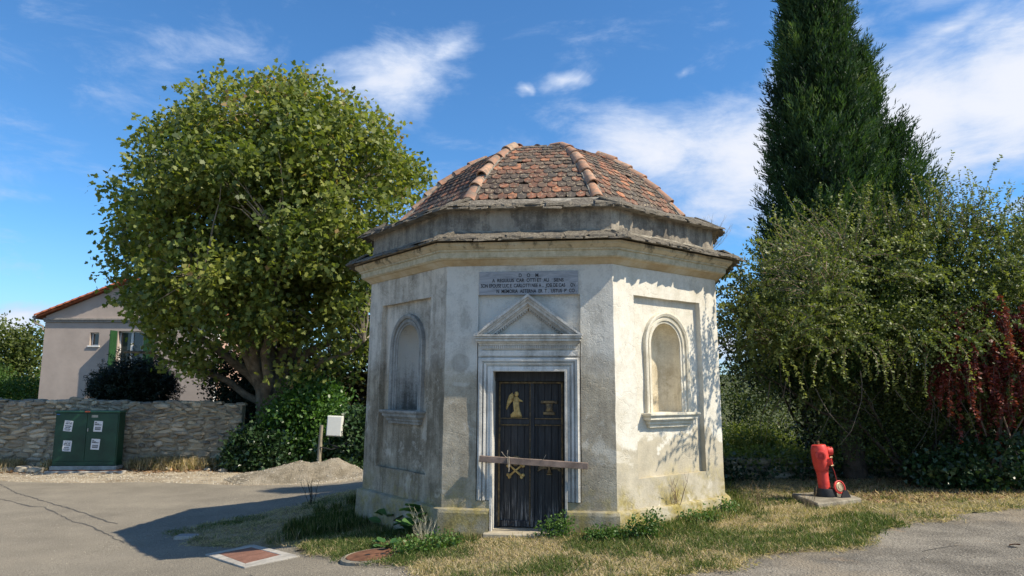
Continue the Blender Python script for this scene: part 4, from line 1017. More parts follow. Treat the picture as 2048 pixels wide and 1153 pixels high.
tag(link('branches', mb.mesh('branches', fixn=False), m_darkbark, cyp), kind='stuff')

# ---------------------------------------------------------------- shrubs with long arching shoots
def arching_shrub(root, r, centers, nshoot, length, leafsize, mat, tmpl, per=.028, droop=.5, upb=.9, spread=.9, tintbias=.0, dirs=None, twigs=True, stems=None, leaf_w=1.0, curl=.1, twig_r=.006, tw_frac=.25):
    """shoots start in the body and arch out; small leaves stand all along them"""
    P_, D_, T_ = [], [], []; mb = MB()
    for i in range(nshoot):
        c, rad = centers[r.integers(len(centers))]
        d = norm(r.normal(size=3)); d[2] = abs(d[2])*.6 if r.uniform() < .75 else d[2]*.6
        p = np.array(c)+norm(d)*np.array(rad)*r.uniform(.45, 1.0)
        v = norm(d*spread+np.array([0, 0, upb])+r.normal(0, .3, 3) + (0 if dirs is None else np.array(dirs)))
        L = length*r.uniform(.5, 1.3); n = max(3, int(L/per)); pts = []
        tb = .42+tintbias+r.normal(0, .14)
        for k in range(n):
            f = k/n; v = norm(v+np.array([0, 0, -droop*per/L*1.6])+r.normal(0, .035, 3)); p = p+v*per
            pts.append(p.copy())
            for q in range(2):
                P_.append(p+r.normal(0, .004, 3)); D_.append(norm(v*.45+norm(np.cross(v, r.normal(size=3)))*.9)); T_.append(tb+.15*f+r.normal(0, .08))
        if twigs and r.uniform() < tw_frac: mb.tube([Vector(q) for q in pts[::max(1, n//5)]], [twig_r*(1-.7*j/6) for j in range(len(pts[::max(1, n//5)]))], 3, caps=False)
    P_ = np.array(P_); D_ = np.array(D_); N = norm(r.normal(size=P_.shape)*.7+np.array([0, -.1, .5]))
    me = leaves('foliage', P_, D_, N, leafsize*r.uniform(.6, 1.3, len(P_)), np.clip(T_, 0, 1), tmpl, leaf_w, curl)
    tag(link('foliage', me, mat, root), kind='stuff')
    if twigs: tag(link('twigs', mb.mesh('twigs', fixn=False), m_twig, root), kind='stuff')
def blob_shrub(root, r, centers, ncl, per, clr, leafsize, mat, tmpl, up=.5, tintbias=0, droop=0.0, shell=.55, leaf_w=1.0, curl=.15, name='foliage', flat=.8, holes=None):
    cs = []; tb = []
    for (c, rad) in centers:
        k = int(ncl*rad[0]*rad[2]/sum(q[1][0]*q[1][2] for q in centers)); d = norm(r.normal(size=(k, 3))); f = r.uniform(shell**3, 1, k)**(1/3.)
        lump = 1+.5*(fbm(d*2.2+c[0], 1.1, 4, 3)-.5)
        cs.append(np.array(c)+d*np.array(rad)*(f*lump)[:, None])
    cs = np.concatenate(cs); cs = cs[fbm(cs, holes[0], 33, 3) > holes[1]] if holes else cs; P, D, N, s = clusters_leaves(cs, clr, per, r, leafsize, up=up, droop=droop, flat=flat)
    tint = np.clip(np.repeat(.42+tintbias+(fbm(cs, 1.5, 5)-.5)*.9, per)+r.normal(0, .13, len(P)), 0, 1)
    tag(link(name, leaves(name, P, D, N, s, tint, tmpl, leaf_w, curl), mat, root), kind='stuff'); return cs
def stems(root, base, cs, n, r0, mat, seed, name='stems', nb=5):
    pr = random.Random(seed); 
    for i in range(n):
        c = cs[pr.randrange(len(cs))]; b_ = (base[0]+pr.uniform(-.3, .3), base[1]+pr.uniform(-.3, .3), base[2]); mb = MB(); mb.tube(curve_pts(b_, c, .06, nb, pr, .12), [r0*(1-.8*k/nb) for k in range(nb+1)], 6); link('stem', mb.mesh('stem', smooth=60), mat, root)
m_coto = leaf_mat('cotoneaster_leaf', [(0, (.030, .045, .016)), (.35, (.075, .105, .028)), (.7, (.16, .19, .055)), (1, (.27, .29, .10))], .3, .5)
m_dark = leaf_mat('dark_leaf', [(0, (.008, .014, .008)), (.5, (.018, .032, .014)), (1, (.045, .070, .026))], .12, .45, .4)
m_laurel = leaf_mat('laurel_leaf', [(0, (.030, .070, .016)), (.5, (.070, .150, .030)), (1, (.15, .26, .055))], .35, .35, .5)
m_ivy = leaf_mat('ivy_leaf', [(0, (.012, .030, .012)), (.5, (.030, .065, .022)), (1, (.085, .15, .045))], .15, .35, .5)
m_olive = leaf_mat('olive_leaf', [(0, (.06, .08, .02)), (.5, (.13, .16, .04)), (1, (.22, .25, .07))], .35, .5)
m_redvine = leaf_mat('red_leaf', [(0, (.06, .012, .011)), (.5, (.14, .024, .020)), (1, (.24, .065, .035))], .2, .5)
m_hedge = leaf_mat('hedge_leaf', [(0, (.02, .05, .01)), (.5, (.06, .12, .02)), (1, (.13, .20, .04))], .3, .5)

g0 = gzf(6.3, 11.9)
sh = empty('cotoneaster_bush', (5.95, 11.85, g0)); tag(sh, 'huge sprawling cotoneaster with small olive leaves and arching shoots, in front of the cypress', 'bush')
r = np.random.default_rng(31)
bodies = [((-1.7, -.9, 3.05), (.85, .8, .85)), ((-.6, -.6, 3.0), (1.2, .9, .95)), ((.8, -.5, 3.2), (1.2, .9, .9)), ((2.3, -.1, 3.0), (1.4, .9, .85)), ((-2.25, -1.2, 2.5), (.55, .6, .7)), ((1.9, -.5, 2.1), (1.4, .8, .7)), ((.2, -.8, 2.3), (1.3, .7, .5)), ((-1.4, -1.0, 2.3), (.7, .6, .45)), ((2.6, -.3, 1.5), (1.2, .7, .7)), ((-.3, -.3, 3.75), (1.0, .7, .5)), ((1.5, -.2, 4.05), (1.0, .6, .55)), ((3.1, -.2, 3.2), (1.0, .7, .7)), ((.3, .2, 1.4), (2.2, .35, 1.0)), ((-1.2, .3, 1.9), (.9, .4, .9)), ((2.2, .2, 1.0), (1.4, .4, .9)), ((2.2, -.1, 3.85), (.9, .6, .5))]
arching_shrub(sh, r, bodies, 1500, .66, .050, m_coto, T_OVAL, per=.030, droop=.9, upb=.30, spread=1.0, tw_frac=.15, tintbias=.10)
cs = blob_shrub(sh, r, [(c, tuple(.93*x for x in q)) for c, q in bodies], 3400, 24, .30, .048, m_coto, T_OVAL, tintbias=-.08, shell=.35, holes=(1.5, .47))
# the long shoots against the sky
tall = [((-.5, -.5, 3.7), (1.3, .5, .35)), ((1.0, -.4, 4.1), (.9, .5, .4)), ((2.3, -.2, 4.0), (1.0, .5, .4)), ((-1.2, -.9, 3.3), (.8, .4, .4))]
arching_shrub(sh, r, tall, 150, .95, .046, m_coto, T_OVAL, per=.035, droop=.15, upb=1.5, spread=.3, tintbias=.1, tw_frac=1.0)
left_shoots = [((-1.75, -2.75, 3.25), (.6, .3, .5)), ((-1.95, -2.7, 2.75), (.35, .3, .6)), ((-1.6, -1.9, 3.3), (.5, .5, .5)), ((-1.95, -2.0, 2.9), (.35, .4, .7)), ((-2.1, -1.6, 2.2), (.3, .3, .5))]
arching_shrub(sh, r, left_shoots, 190, .55, .042, m_coto, T_OVAL, per=.03, droop=.6, upb=.5, spread=.8, tw_frac=1.0, dirs=(-.35, 0, 0))
hang = [((.6, -1.2, 2.1), (1.0, .3, .3)), ((-.9, -1.4, 2.15), (.7, .3, .3)), ((2.2, -1.1, 1.9), (.8, .3, .3))]
arching_shrub(sh, r, hang, 60, .6, .044, m_coto, T_OVAL, per=.03, droop=2.2, upb=-.1, spread=.7, tintbias=.12, tw_frac=1.0)
stems(sh, (.9, .3, 0), [tuple(c) for c in cs if c[2] < 3.6], 7, .04, m_darkbark, 3)
pr = random.Random(8); mb = MB()
for i in range(45):      # bare dead twigs in the hollow underneath
    x = pr.uniform(-2.0, 3.0); y = pr.uniform(-.9, .6); z_ = pr.uniform(1.3, 2.3); p0 = Vector((x, y, z_)); pts = [p0]
    v = Vector((pr.uniform(-.5, .5), pr.uniform(-.3, .3), -1)).normalized()
    for k in range(5): v = (v+Vector((pr.uniform(-.3, .3), pr.uniform(-.3, .3), pr.uniform(-.1, .2)))).normalized(); pts.append(pts[-1]+v*pr.uniform(.15, .3))
    mb.tube(pts, [.009, .008, .006, .005, .004, .002], 4, caps=False)
tag(link('dead_twigs', mb.mesh('dead_twigs', fixn=False), simple('dead_twig', (.12, .10, .08), bump=0), sh), kind='stuff')

sh2 = empty('evergreen_bush', (9.0, 13.1, gzf(9.0, 13.1))); tag(sh2, 'dense dark evergreen bush at the right edge of the picture behind the red creeper', 'bush')
bodies = [((-.6, -.4, 2.8), (1.5, 1.0, 1.35)), ((1.6, -.2, 2.6), (1.6, 1.1, 1.7)), ((-1.6, .1, 1.5), (1.2, .8, 1.3)), ((.6, -.2, 1.1), (1.7, .9, 1.1))]
cs = blob_shrub(sh2, r, bodies, 1900, 24, .34, .062, m_coto, T_OVAL, tintbias=-.12, shell=.5)
arching_shrub(sh2, r, [((-.4, -.3, 3.9), (1.2, .5, .4)), ((1.3, -.1, 3.9), (1.2, .5, .5))], 110, .7, .05, m_coto, T_OVAL, per=.035, droop=.2, upb=1.4, spread=.35, tintbias=.08, tw_frac=1.0)
stems(sh2, (0, 0, 0), [tuple(c) for c in cs], 10, .06, m_darkbark, 4)

vine = empty('red_creeper', (7.3, 11.1, gzf(7.35, 11.2))); tag(vine, 'dark red autumn creeper hanging in long strands over the evergreen bush', 'creeper')
arching_shrub(vine, r, [((.2, -.1, 2.6), (.75, .35, .35)), ((.7, .0, 2.3), (.7, .35, .45)), ((-.1, -.1, 1.9), (.5, .3, .4)), ((.8, -.1, 1.5), (.5, .3, .5)), ((.3, -.1, 2.2), (.5, .3, .4))], 270, .85, .055, m_redvine, T_OVAL, per=.024, droop=2.6, upb=.05, spread=.9, tw_frac=.6)
stems(vine, (.4, .3, 0), [(.2, .1, 2.6), (.8, .2, 2.3), (-.2, .1, 2.0), (1.0, .2, 1.8)], 6, .022, m_twig, 9)
iv = empty('ivy_mound', (7.5, 11.6, gzf(7.5, 11.6))); tag(iv, 'low mound of ivy on the bank under the red creeper', 'ivy')
blob_shrub(iv, r, [((.2, -.35, .35), (1.15, .5, .42)), ((1.6, -.1, .4), (1.1, .5, .5)), ((-.6, -.1, .25), (.6, .4, .3))], 420, 22, .22, .07, m_ivy, T_IVY, tintbias=.1, shell=.75)

# behind the low wall: trees and scrub falling away to the valley
def scrub(name, label, cat, loc, bodies, ncl, per, clr, ls, mat, tmpl, seed, group=None, tb=0, sh_=.55, nst=8, sr=.06, gz0=None, **kw):
    e = empty(name, (loc[0], loc[1], gzf(loc[0], loc[1]) if gz0 is None else gz0)); tag(e, label, cat, group); rr = np.random.default_rng(seed)
    cs = blob_shrub(e, rr, bodies, ncl, per, clr, ls, mat, tmpl, tintbias=tb, shell=sh_, **kw)
    if nst: stems(e, (0, 0, 0), [tuple(c) for c in cs], nst, sr, m_darkbark, seed)
    return e
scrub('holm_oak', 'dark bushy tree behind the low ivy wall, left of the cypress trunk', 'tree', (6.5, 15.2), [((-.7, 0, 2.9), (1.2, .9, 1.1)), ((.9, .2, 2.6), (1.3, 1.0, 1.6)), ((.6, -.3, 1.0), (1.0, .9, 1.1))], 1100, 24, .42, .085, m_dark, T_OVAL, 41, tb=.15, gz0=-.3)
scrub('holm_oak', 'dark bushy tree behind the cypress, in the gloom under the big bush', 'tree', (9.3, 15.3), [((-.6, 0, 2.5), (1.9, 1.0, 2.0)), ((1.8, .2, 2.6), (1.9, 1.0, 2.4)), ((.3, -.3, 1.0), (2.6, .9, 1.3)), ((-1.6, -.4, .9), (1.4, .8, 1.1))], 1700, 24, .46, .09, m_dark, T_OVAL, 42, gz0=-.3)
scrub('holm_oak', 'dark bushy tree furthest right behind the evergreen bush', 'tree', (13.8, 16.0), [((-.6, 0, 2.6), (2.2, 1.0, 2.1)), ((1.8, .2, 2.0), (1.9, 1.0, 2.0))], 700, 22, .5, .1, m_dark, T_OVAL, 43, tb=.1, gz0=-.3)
scrub('scrub_bush', 'yellow-green sunlit bush just beyond the ivy wall, beside the chapel', 'bush', (5.85, 17.3), [((-.2, 0, .95), (.75, .5, .55)), ((.5, .2, .75), (.65, .5, .5))], 420, 26, .28, .065, m_olive, T_OVAL, 44, tb=.2, nst=4, sr=.02, gz0=-.6)
scrub('scrub_bush', 'dull green bush behind the chapel, under the loose shoots of the cotoneaster', 'bush', (6.3, 19.6), [((-.7, 0, 1.6), (1.0, .8, 1.5)), ((.8, 0, 1.8), (1.2, .8, 1.6))], 520, 24, .34, .075, m_coto, T_OVAL, 45, tb=-.1, nst=5, sr=.03, gz0=-.6)
# creeping ivy over the low wall is built with the wall
# ---------------------------------------------------------------- left: garden plants behind the stone wall
def L(x, y): q = at(x, y, 0); return (q[0], q[1])
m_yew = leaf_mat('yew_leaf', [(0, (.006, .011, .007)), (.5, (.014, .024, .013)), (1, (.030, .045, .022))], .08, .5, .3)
e = empty('yew_bush', L(-11.28, 21.3)+(-.15,)); tag(e, 'rounded near-black yew bush behind the stone wall, in front of the house', 'bush')
r = np.random.default_rng(51)
arching_shrub(e, r, [((0, 0, 1.9), (1.0, .8, .85)), ((-.6, 0, 1.5), (.65, .7, .7)), ((.62, 0, 1.6), (.7, .7, .8))], 1500, .42, .10, m_yew, T_NEEDLE, per=.035, droop=.1, upb=.9, spread=.9, leaf_w=.25, tw_frac=0, twigs=False)
blob_shrub(e, r, [((0, 0, 1.7), (1.0, .8, .9)), ((-.5, 0, 1.3), (.7, .7, .9)), ((.6, 0, 1.3), (.7, .7, .9))], 700, 24, .3, .11, m_yew, T_NEEDLE, leaf_w=.35, shell=.3)
stems(e, (0, 0, 0), [(-.5, 0, 1.6), (.5, 0, 1.6), (0, .2, 2)], 4, .05, m_darkbark, 2)
x, y = L(-8.2, 21.6)
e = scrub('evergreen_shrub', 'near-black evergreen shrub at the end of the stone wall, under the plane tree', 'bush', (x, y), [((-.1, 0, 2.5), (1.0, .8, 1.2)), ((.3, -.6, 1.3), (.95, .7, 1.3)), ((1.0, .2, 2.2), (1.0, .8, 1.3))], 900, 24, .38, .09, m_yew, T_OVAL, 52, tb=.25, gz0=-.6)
x, y = L(-5.4, 19.2)
e = scrub('laurel_bush', 'bright green laurel bush at the foot of the plane tree, beside the white box', 'bush', (x, y), [((.1, 0, 1.75), (1.0, .6, .72)), ((-.5, -.1, 1.2), (.85, .6, .9)), ((.55, -.15, .9), (.75, .5, .85)), ((-.1, .1, 2.3), (.55, .5, .5))], 620, 24, .30, .115, m_laurel, T_OVAL, 53, tb=.02, gz0=-.6, sh_=.6)
x, y = L(-6.5, 18.7)
e = scrub('ivy_clump', 'glossy dark ivy clump against the end of the stone wall', 'ivy', (x, y), [((-.1, -.1, .55), (.75, .42, .70)), ((.55, -.1, .45), (.55, .4, .55)), ((-.5, -.15, .25), (.45, .3, .3))], 330, 22, .24, .105, m_ivy, T_IVY, 54, tb=.05, gz0=-.6, nst=0, sh_=.75)
x, y = L(-4.1, 18.1)
e = scrub('ivy_clump', 'tall ivy clump beside the white meter box, next to the chapel', 'ivy', (x, y), [((.35, 0, .85), (.50, .4, .85)), ((-.2, .15, .4), (.6, .35, .5)), ((.2, -.25, .2), (.55, .3, .28))], 360, 22, .24, .10, m_ivy, T_IVY, 55, tb=.12, gz0=-.6, nst=0, sh_=.75)
# darker trees that close the view under the plane tree
x, y = L(-6.9, 24.5)
m_brown = leaf_mat('dull_leaf', [(0, (.020, .020, .010)), (.5, (.05, .05, .022)), (1, (.10, .095, .045))], .25, .5)
scrub('background_tree', 'brownish thin-leaved tree in the shade between the plane tree and the chapel', 'tree', (x+.9, y), [((1.0, 0, 2.9), (1.9, 1.0, 1.9)), ((2.4, 0, 4.1), (1.5, 1.0, 1.5)), ((.8, 0, 1.4), (2.0, .9, 1.2))], 620, 22, .46, .16, m_brown, T_PLANE, 56, tb=-.05, gz0=-.8)
scrub('background_tree', 'dark conifer-like tree behind the plane tree trunk', 'tree', (x-1.3, y+.6), [((.2, 0, 2.6), (1.3, 1.0, 2.0)), ((1.4, 0, 2.0), (1.5, 1.0, 1.9)), ((-.7, 0, 1.6), (.8, .9, 1.5))], 900, 22, .5, .12, m_dark, T_OVAL, 57, tb=.25, gz0=-.8)
x, y = L(-21.2, 30)
scrub('clipped_hedge', 'bright green hedge behind the wall at the left edge of the picture', 'hedge', (x, y), [((.5, 0, 1.3), (1.6, 1.2, 1.65)), ((-1.6, 0, 1.8), (1.9, 1.3, 2.2)), ((-4.2, 0, 2.0), (2.0, 1.3, 2.4))], 1300, 24, .42, .11, m_hedge, T_OVAL, 58, tb=.08, gz0=-.9, sh_=.7)
x, y = L(-25.5, 36)
scrub('distant_tree', 'pale green tree left of the house behind the hedge', 'tree', (x, y), [((-1.6, 0, 3.9), (2.6, 1.6, 2.6)), ((1.2, 0, 3.4), (1.5, 1.3, 2.6))], 700, 24, .7, .2, m_olive, T_OVAL, 59, tb=-.1, gz0=-1)
x, y = L(-20.6, 33)
scrub('distant_tree', 'yellow-green young tree close to the left corner of the house', 'tree', (x, y), [((0, 0, 2.6), (1.2, 1, 1.4))], 260, 24, .5, .13, m_hedge, T_OVAL, 60, tb=.25, gz0=-1)
# ---------------------------------------------------------------- stone wall on the left, every stone laid one by one
m_stone, t, b = new_mat('rubble_stone')
oi = t.node('ShaderNodeObjectInfo').outputs['Random']; wp = t.node('ShaderNodeNewGeometry').outputs['Position']
n = t.noise(wp, 7, 7, .75); n2 = t.noise(wp, 1.0, 4, .6)
c = t.ramp(oi, [(0, (.29, .24, .165)), (.2, (.40, .33, .22)), (.4, (.32, .28, .21)), (.6, (.50, .42, .29)), (.8, (.22, .19, .145)), (.93, (.56, .48, .35))], 'CONSTANT')
c = t.mix(t.step(n, .45, .62, 0, .6), c, (.38, .345, .27)); c = t.mix(t.step(n2, .48, .64, 0, .5), c, (.10, .094, .08)); c = t.mix(t.step(t.noise(wp, 3.0, 6, .75), .57, .66, 0, .5), c, (.21, .19, .10))
t.l.new(c, b.inputs['Base Color']); t.l.new(t.bump(t.math('ADD', n, t.noise(wp, 35, 5, .7)), .9, .02), b.inputs['Normal'])
m_joint = simple('old_mortar_joint', (.33, .285, .20), .95, scale=4, vary=.35, bump=1.0, bd=.02)
W0, W1 = Vector((-16.2, 20.05, 0)), Vector((-7.88, 21.0, 0)); wd_ = (W1-W0); WL = wd_.length; wdir = wd_.normalized(); wn = Vector((wdir.y, -wdir.x, 0))
sw_ = empty('stone_wall', W0); tag(sw_, 'long rubble stone garden wall in front of the pale house, left of the chapel', 'wall')
def WT(s): return 1.32-.10*s/WL+.025*math.sin(s*2.1)+.02*math.sin(s*5.3+1)
mb = MB(); N_ = 40
for i in range(N_):
    s0, s1 = WL*i/N_, WL*(i+1)/N_
    P = [Vector((0, 0, 0))+wdir*s_+wn*w_+Vector((0, 0, z_)) for z_ in (-.9, None) for s_, w_ in ((s0, -.028), (s1, -.028), (s1, -.42), (s0, -.42)) for z_ in [(-.9 if z_ == -.9 else WT(s_)-.03)]]
    mb.add(P, [(0, 1, 5, 4), (1, 2, 6, 5), (2, 3, 7, 6), (3, 0, 4, 7), (4, 5, 6, 7)])
link('mortar_core', mb.mesh('mortar_core', weld=True), m_joint, sw_)
stone_me = []
for v in range(14):
    r = random.Random(300+v); n_ = 9; o_ = []
    for i in range(n_):
        a = 2*math.pi*(i+r.uniform(-.2, .2))/n_; cx_, cz_ = math.cos(a), math.sin(a); k_ = min(1/max(abs(cx_), abs(cz_), 1e-3), 1.22)*(.5+r.uniform(-.07, .02)); o_.append((cx_*k_, cz_*k_))
    vs = [(x, .5, z) for x, z in o_]+[(x, -.05+r.uniform(-.1, .1), z) for x, z in o_]+[(x*.78, -.38+r.uniform(-.12, .12), z*.76) for x, z in o_]+[(r.uniform(-.1, .1), -.5+r.uniform(-.1, .15), r.uniform(-.1, .1))]
    f = [(i, (i+1) % n_, (i+1) % n_+n_, i+n_) for i in range(n_)]+[(i+n_, (i+1) % n_+n_, (i+1) % n_+2*n_, i+2*n_) for i in range(n_)]+[(i+2*n_, (i+1) % n_+2*n_, 3*n_) for i in range(n_)]
    me = bpy.data.meshes.new('stone'); me.from_pydata(vs, [], f); me.materials.append(m_stone)
    bm = bmesh.new(); bm.from_mesh(me); bmesh.ops.recalc_face_normals(bm, faces=bm.faces); bm.to_mesh(me); bm.free()
    stone_me.append(me)
r = random.Random(9); z = -.64; nst = 0; Rz = Matrix(((wdir.x, -wn.x, 0, 0), (wdir.y, -wn.y, 0, 0), (0, 0, 1, 0), (0, 0, 0, 1)))
rest = []
while z < 1.30:
    h = r.choice((.09, .11, .14, .17, .13)); s = r.uniform(0, .2)+ (0)
    while s < WL-.05:
        L_ = r.uniform(.16, .52)*(.8+h*2.2); L_ = min(L_, WL+.02-s)
        if L_ > .08 and z+h < WT(s)+.05:
            zz = z+h/2+.05*math.sin(s*1.3+z*3)+r.uniform(-.02, .02); dpt = r.uniform(.09, .15)
            M = Matrix.Translation(wdir*(s+L_/2)+wn*(-.03+r.uniform(-.012, .02))+Vector((0, 0, zz)))@Rz@Matrix.Rotation(r.gauss(0, .17), 4, 'Y')@Matrix.Diagonal((L_*r.uniform(.85, 1.0), dpt, h*r.uniform(.7, 1.25), 1))
            rest.append((s, M, r.randrange(14)))
        s += L_+r.uniform(.0, .02)
    z += h*.97
rest.sort(key=lambda q: -q[0])
for q in rest[:330]:
    if True:
        o = link('stone', stone_me[q[2]], None, sw_); o.matrix_local = q[1]
V = []; Lp = []; S = []; bs = 0
for q in rest[330:]:
    me = stone_me[q[2]]; V += [tuple(q[1]@p.co) for p in me.vertices]
    for pl in me.polygons: Lp += [bs+i for i in pl.vertices]; S.append(len(pl.vertices))
    bs += len(me.vertices)
if V: tag(link('stone_field', bulk('stone_field', V, Lp, S), m_stone, sw_), kind='stuff')
r = random.Random(19)
for i in range(26):     # coping stones
    s = i*.325+r.uniform(-.02, .02)
    if s > WL-.1: break
    M = Matrix.Translation(wdir*(s+.16)+wn*(-.22)+Vector((0, 0, WT(s)-.005)))@Rz@Matrix.Rotation(r.gauss(0, .05), 4, 'Y')@Matrix.Diagonal((r.uniform(.28, .36), .46, r.uniform(.05, .10), 1))@Matrix.Rotation(math.pi/2, 4, 'X')
    o = link('coping_stone', stone_me[r.randrange(14)], None, sw_); o.matrix_local = Matrix.Translation(wdir*(s+.16)+wn*(-.22)+Vector((0, 0, WT(s)-.0)))@Rz@Matrix.Diagonal((r.uniform(.30, .38), .46, r.uniform(.06, .10), 1))@Matrix.Rotation(-math.pi/2, 4, 'X')

# ---------------------------------------------------------------- pale house
HY = 30.5
def HX(px): return px*FS
def HZ(z): return 1.7-(1.7-z)*FS
m_render = simple('pinkish_render', (.46, .38, .325), .92, scale=.7, vary=.10, bump=.35, bd=.01)
m_render2 = simple('salmon_render', (.56, .36, .27), .92, scale=.7, vary=.10, bump=.3, bd=.01)
m_whitep = simple('white_paint', (.78, .77, .74), .6, scale=2, vary=.05, bump=.1)
m_orange = simple('orange_clay', (.42, .135, .065), .85, scale=6, vary=.35, bump=.4)
m_green = simple('shutter_green', (.022, .075, .025), .55, scale=4, vary=.12, bump=.15)
m_glass, t, b = new_mat('window_glass'); b.inputs['Base Color'].default_value = (.03, .035, .04, 1); b.inputs['Roughness'].default_value = .08; b.inputs['Specular IOR Level'].default_value = .8
m_grey = simple('grey_moulding', (.30, .27, .24), .9)
HXL, HXR = HX(-18.47), HX(-11.67); HB = 9.5
house = empty('house', (HXL, HY, -1.2)); tag(house, 'pale pinkish house with an orange tiled gable roof and green shutters behind the stone wall', 'house')
def toH(p): return (p[0]-HXL, p[1]-HY, p[2]+1.2)
ZE = HZ(4.45); XR_ = (HXL+HXR)/2; ZR = ZE+(XR_-HXL)*.42
def wall_holes(u0, u1, z0, z1, holes, place, depth, mbw):
    us = sorted(set([u0, u1]+[h[0] for h in holes]+[h[1] for h in holes])); zs = sorted(set([z0, z1]+[h[2] for h in holes]+[h[3] for h in holes]))
    for a, b_ in zip(us[:-1], us[1:]):
        for c_, d_ in zip(zs[:-1], zs[1:]):
            if any(h[0] <= (a+b_)/2 <= h[1] and h[2] <= (c_+d_)/2 <= h[3] for h in holes): continue
            mbw.add([place(a, 0, c_), place(b_, 0, c_), place(b_, 0, d_), place(a, 0, d_)], [(0, 1, 2, 3)])
    for (a, b_, c_, d_) in holes:
        mbw.add([place(a, 0, c_), place(b_, 0, c_), place(b_, depth, c_), place(a, depth, c_)], [(0, 1, 2, 3)]); mbw.add([place(a, 0, d_), place(b_, 0, d_), place(b_, depth, d_), place(a, depth, d_)], [(0, 1, 2, 3)])
        mbw.add([place(a, 0, c_), place(a, 0, d_), place(a, depth, d_), place(a, depth, c_)], [(0, 1, 2, 3)]); mbw.add([place(b_, 0, c_), place(b_, 0, d_), place(b_, depth, d_), place(b_, depth, c_)], [(0, 1, 2, 3)])
hw1 = (HX(-16.66), HX(-16.30), HZ(3.28), HZ(3.80)); hw2 = (HX(-15.55), HX(-14.55), HZ(2.45), HZ(3.86))
mb = MB(); place = lambda u, d_, z_: toH((u, HY+d_, z_))
wall_holes(HXL, HXR, -1.2, ZE, [hw1, hw2], place, .28, mb)
mb.add([place(HXL, 0, ZE), place(HXR, 0, ZE), place(XR_, 0, ZR)], [(0, 1, 2)])
mb.add([place(HXL, 0, -1.2), place(HXL, HB, -1.2), place(HXL, HB, ZE), place(HXL, 0, ZE)], [(0, 1, 2, 3)]); mb.add([place(HXL, HB, -1.2), place(HXR, HB, -1.2), place(HXR, HB, ZE), place(XR_, HB, ZR), place(HXL, HB, ZE)], [(0, 1, 2, 3, 4)])
mb.build('gable_wall', m_render, house, fixn=False)
mb = MB(); pr_ = lambda u, d_, z_: toH((HXR-d_, HY+u, z_)); sw1 = (1.3, 2.3, HZ(2.9), HZ(4.1))
wall_holes(0, HB, -1.2, ZE, [sw1], pr_, .25, mb); mb.build('side_wall', m_render2, house, fixn=False)
mb = MB()
for i in range(8): mb.box(toH((HXR-.02, HY+.02, -1.2+i*.7)), toH((HXR+.03, HY+(.32 if i % 2 else .22), -1.2+i*.7+.66)))
mb.build('quoins', m_whitep, house, bevel=.01)
mb = MB(); mb.box(toH((HXL-.03, HY-.07, HZ(4.20))), toH((HXR+.03, HY+.0, HZ(4.28)))); mb.box(toH((HXL-.05, HY-.11, HZ(4.28))), toH((HXR+.05, HY, HZ(4.36)))); mb.build('string_course', m_grey, house, bevel=.01)
def window(x0, x1, z0, z1, leaves_, placer):
    def bx_(mb, a, b_): 
        P = [placer(u, d_, z_) for z_ in (a[2], b_[2]) for u, d_ in ((a[0], a[1]), (b_[0], a[1]), (b_[0], b_[1]), (a[0], b_[1]))]
        mb.add(P, [(0, 3, 2, 1), (4, 5, 6, 7), (0, 1, 5, 4), (1, 2, 6, 5), (2, 3, 7, 6), (3, 0, 4, 7)])
    mb = MB(); w_ = .055
    bx_(mb, (x0, .16, z0), (x0+w_, .22, z1)); bx_(mb, (x1-w_, .16, z0), (x1, .22, z1)); bx_(mb, (x0+w_, .16, z1-w_), (x1-w_, .22, z1)); bx_(mb, (x0+w_, .16, z0), (x1-w_, .22, z0+w_))
    if leaves_ > 1: xm = (x0+x1)/2; bx_(mb, (xm-.05, .15, z0+w_), (xm+.05, .21, z1-w_))
    wn_ = link('window', mb.mesh('window', bevel=.004), m_whitep, house)
    for i in range(leaves_):
        a = x0+w_+(x1-x0-2*w_)*i/leaves_; mb = MB(); bx_(mb, (a, .195, z0+w_), (a+(x1-x0-2*w_)/leaves_, .205, z1-w_)); link('pane', mb.mesh('pane'), m_glass, wn_)
    mb = MB(); bx_(mb, (x0-.06, -.05, z0-.06), (x1+.06, .16, z0)); link('sill', mb.mesh('sill', bevel=.005), m_whitep, wn_)
window(*hw1, 1, place); window(*hw2, 2, place); window(*sw1, 2, pr_)
def shutter(x0, y0, x1, y1, z0, z1):
    sh_ = empty('shutter', toH((x0, y0, z0))); sh_.parent = house; dx, dy = x1-x0, y1-y0; Ls = math.hypot(dx, dy); sh_.rotation_euler = (0, 0, math.atan2(dy, dx)); n_ = 4
    for i in range(n_): mb = MB(); mb.box((i*Ls/n_+.004, -.016, 0), ((i+1)*Ls/n_-.004, .016, z1-z0)); link('board', mb.mesh('board', bevel=.003), m_green, sh_)
    for zz in (.15, (z1-z0)-.25): mb = MB(); mb.box((.0, -.035, zz), (Ls, -.016, zz+.09)); link('batten', mb.mesh('batten'), m_green, sh_)
shutter(hw2[0]-.03, HY-.03, hw2[0]-.06, HY-.50, hw2[2], hw2[3]); shutter(hw2[1]+.05, HY-.04, hw2[1]+.52, HY-.05, hw2[2], hw2[3])
mb = MB()
for (xa, za, xb, zb_) in ((HXL-.30, ZE-.10, XR_, ZR+.03), (HXR+.30, ZE-.10, XR_, ZR+.03)):
    P = [toH((x_, y_, z_+dz)) for dz in (0, .09) for x_, z_, y_ in ((xa, za, HY-.22), (xb, zb_, HY-.22), (xb, zb_, HY+HB+.2), (xa, za, HY+HB+.2))]
    mb.add(P, [(0, 3, 2, 1), (4, 5, 6, 7), (0, 1, 5, 4), (1, 2, 6, 5), (2, 3, 7, 6), (3, 0, 4, 7)])
rf = mb.build('roof', m_orange, house)
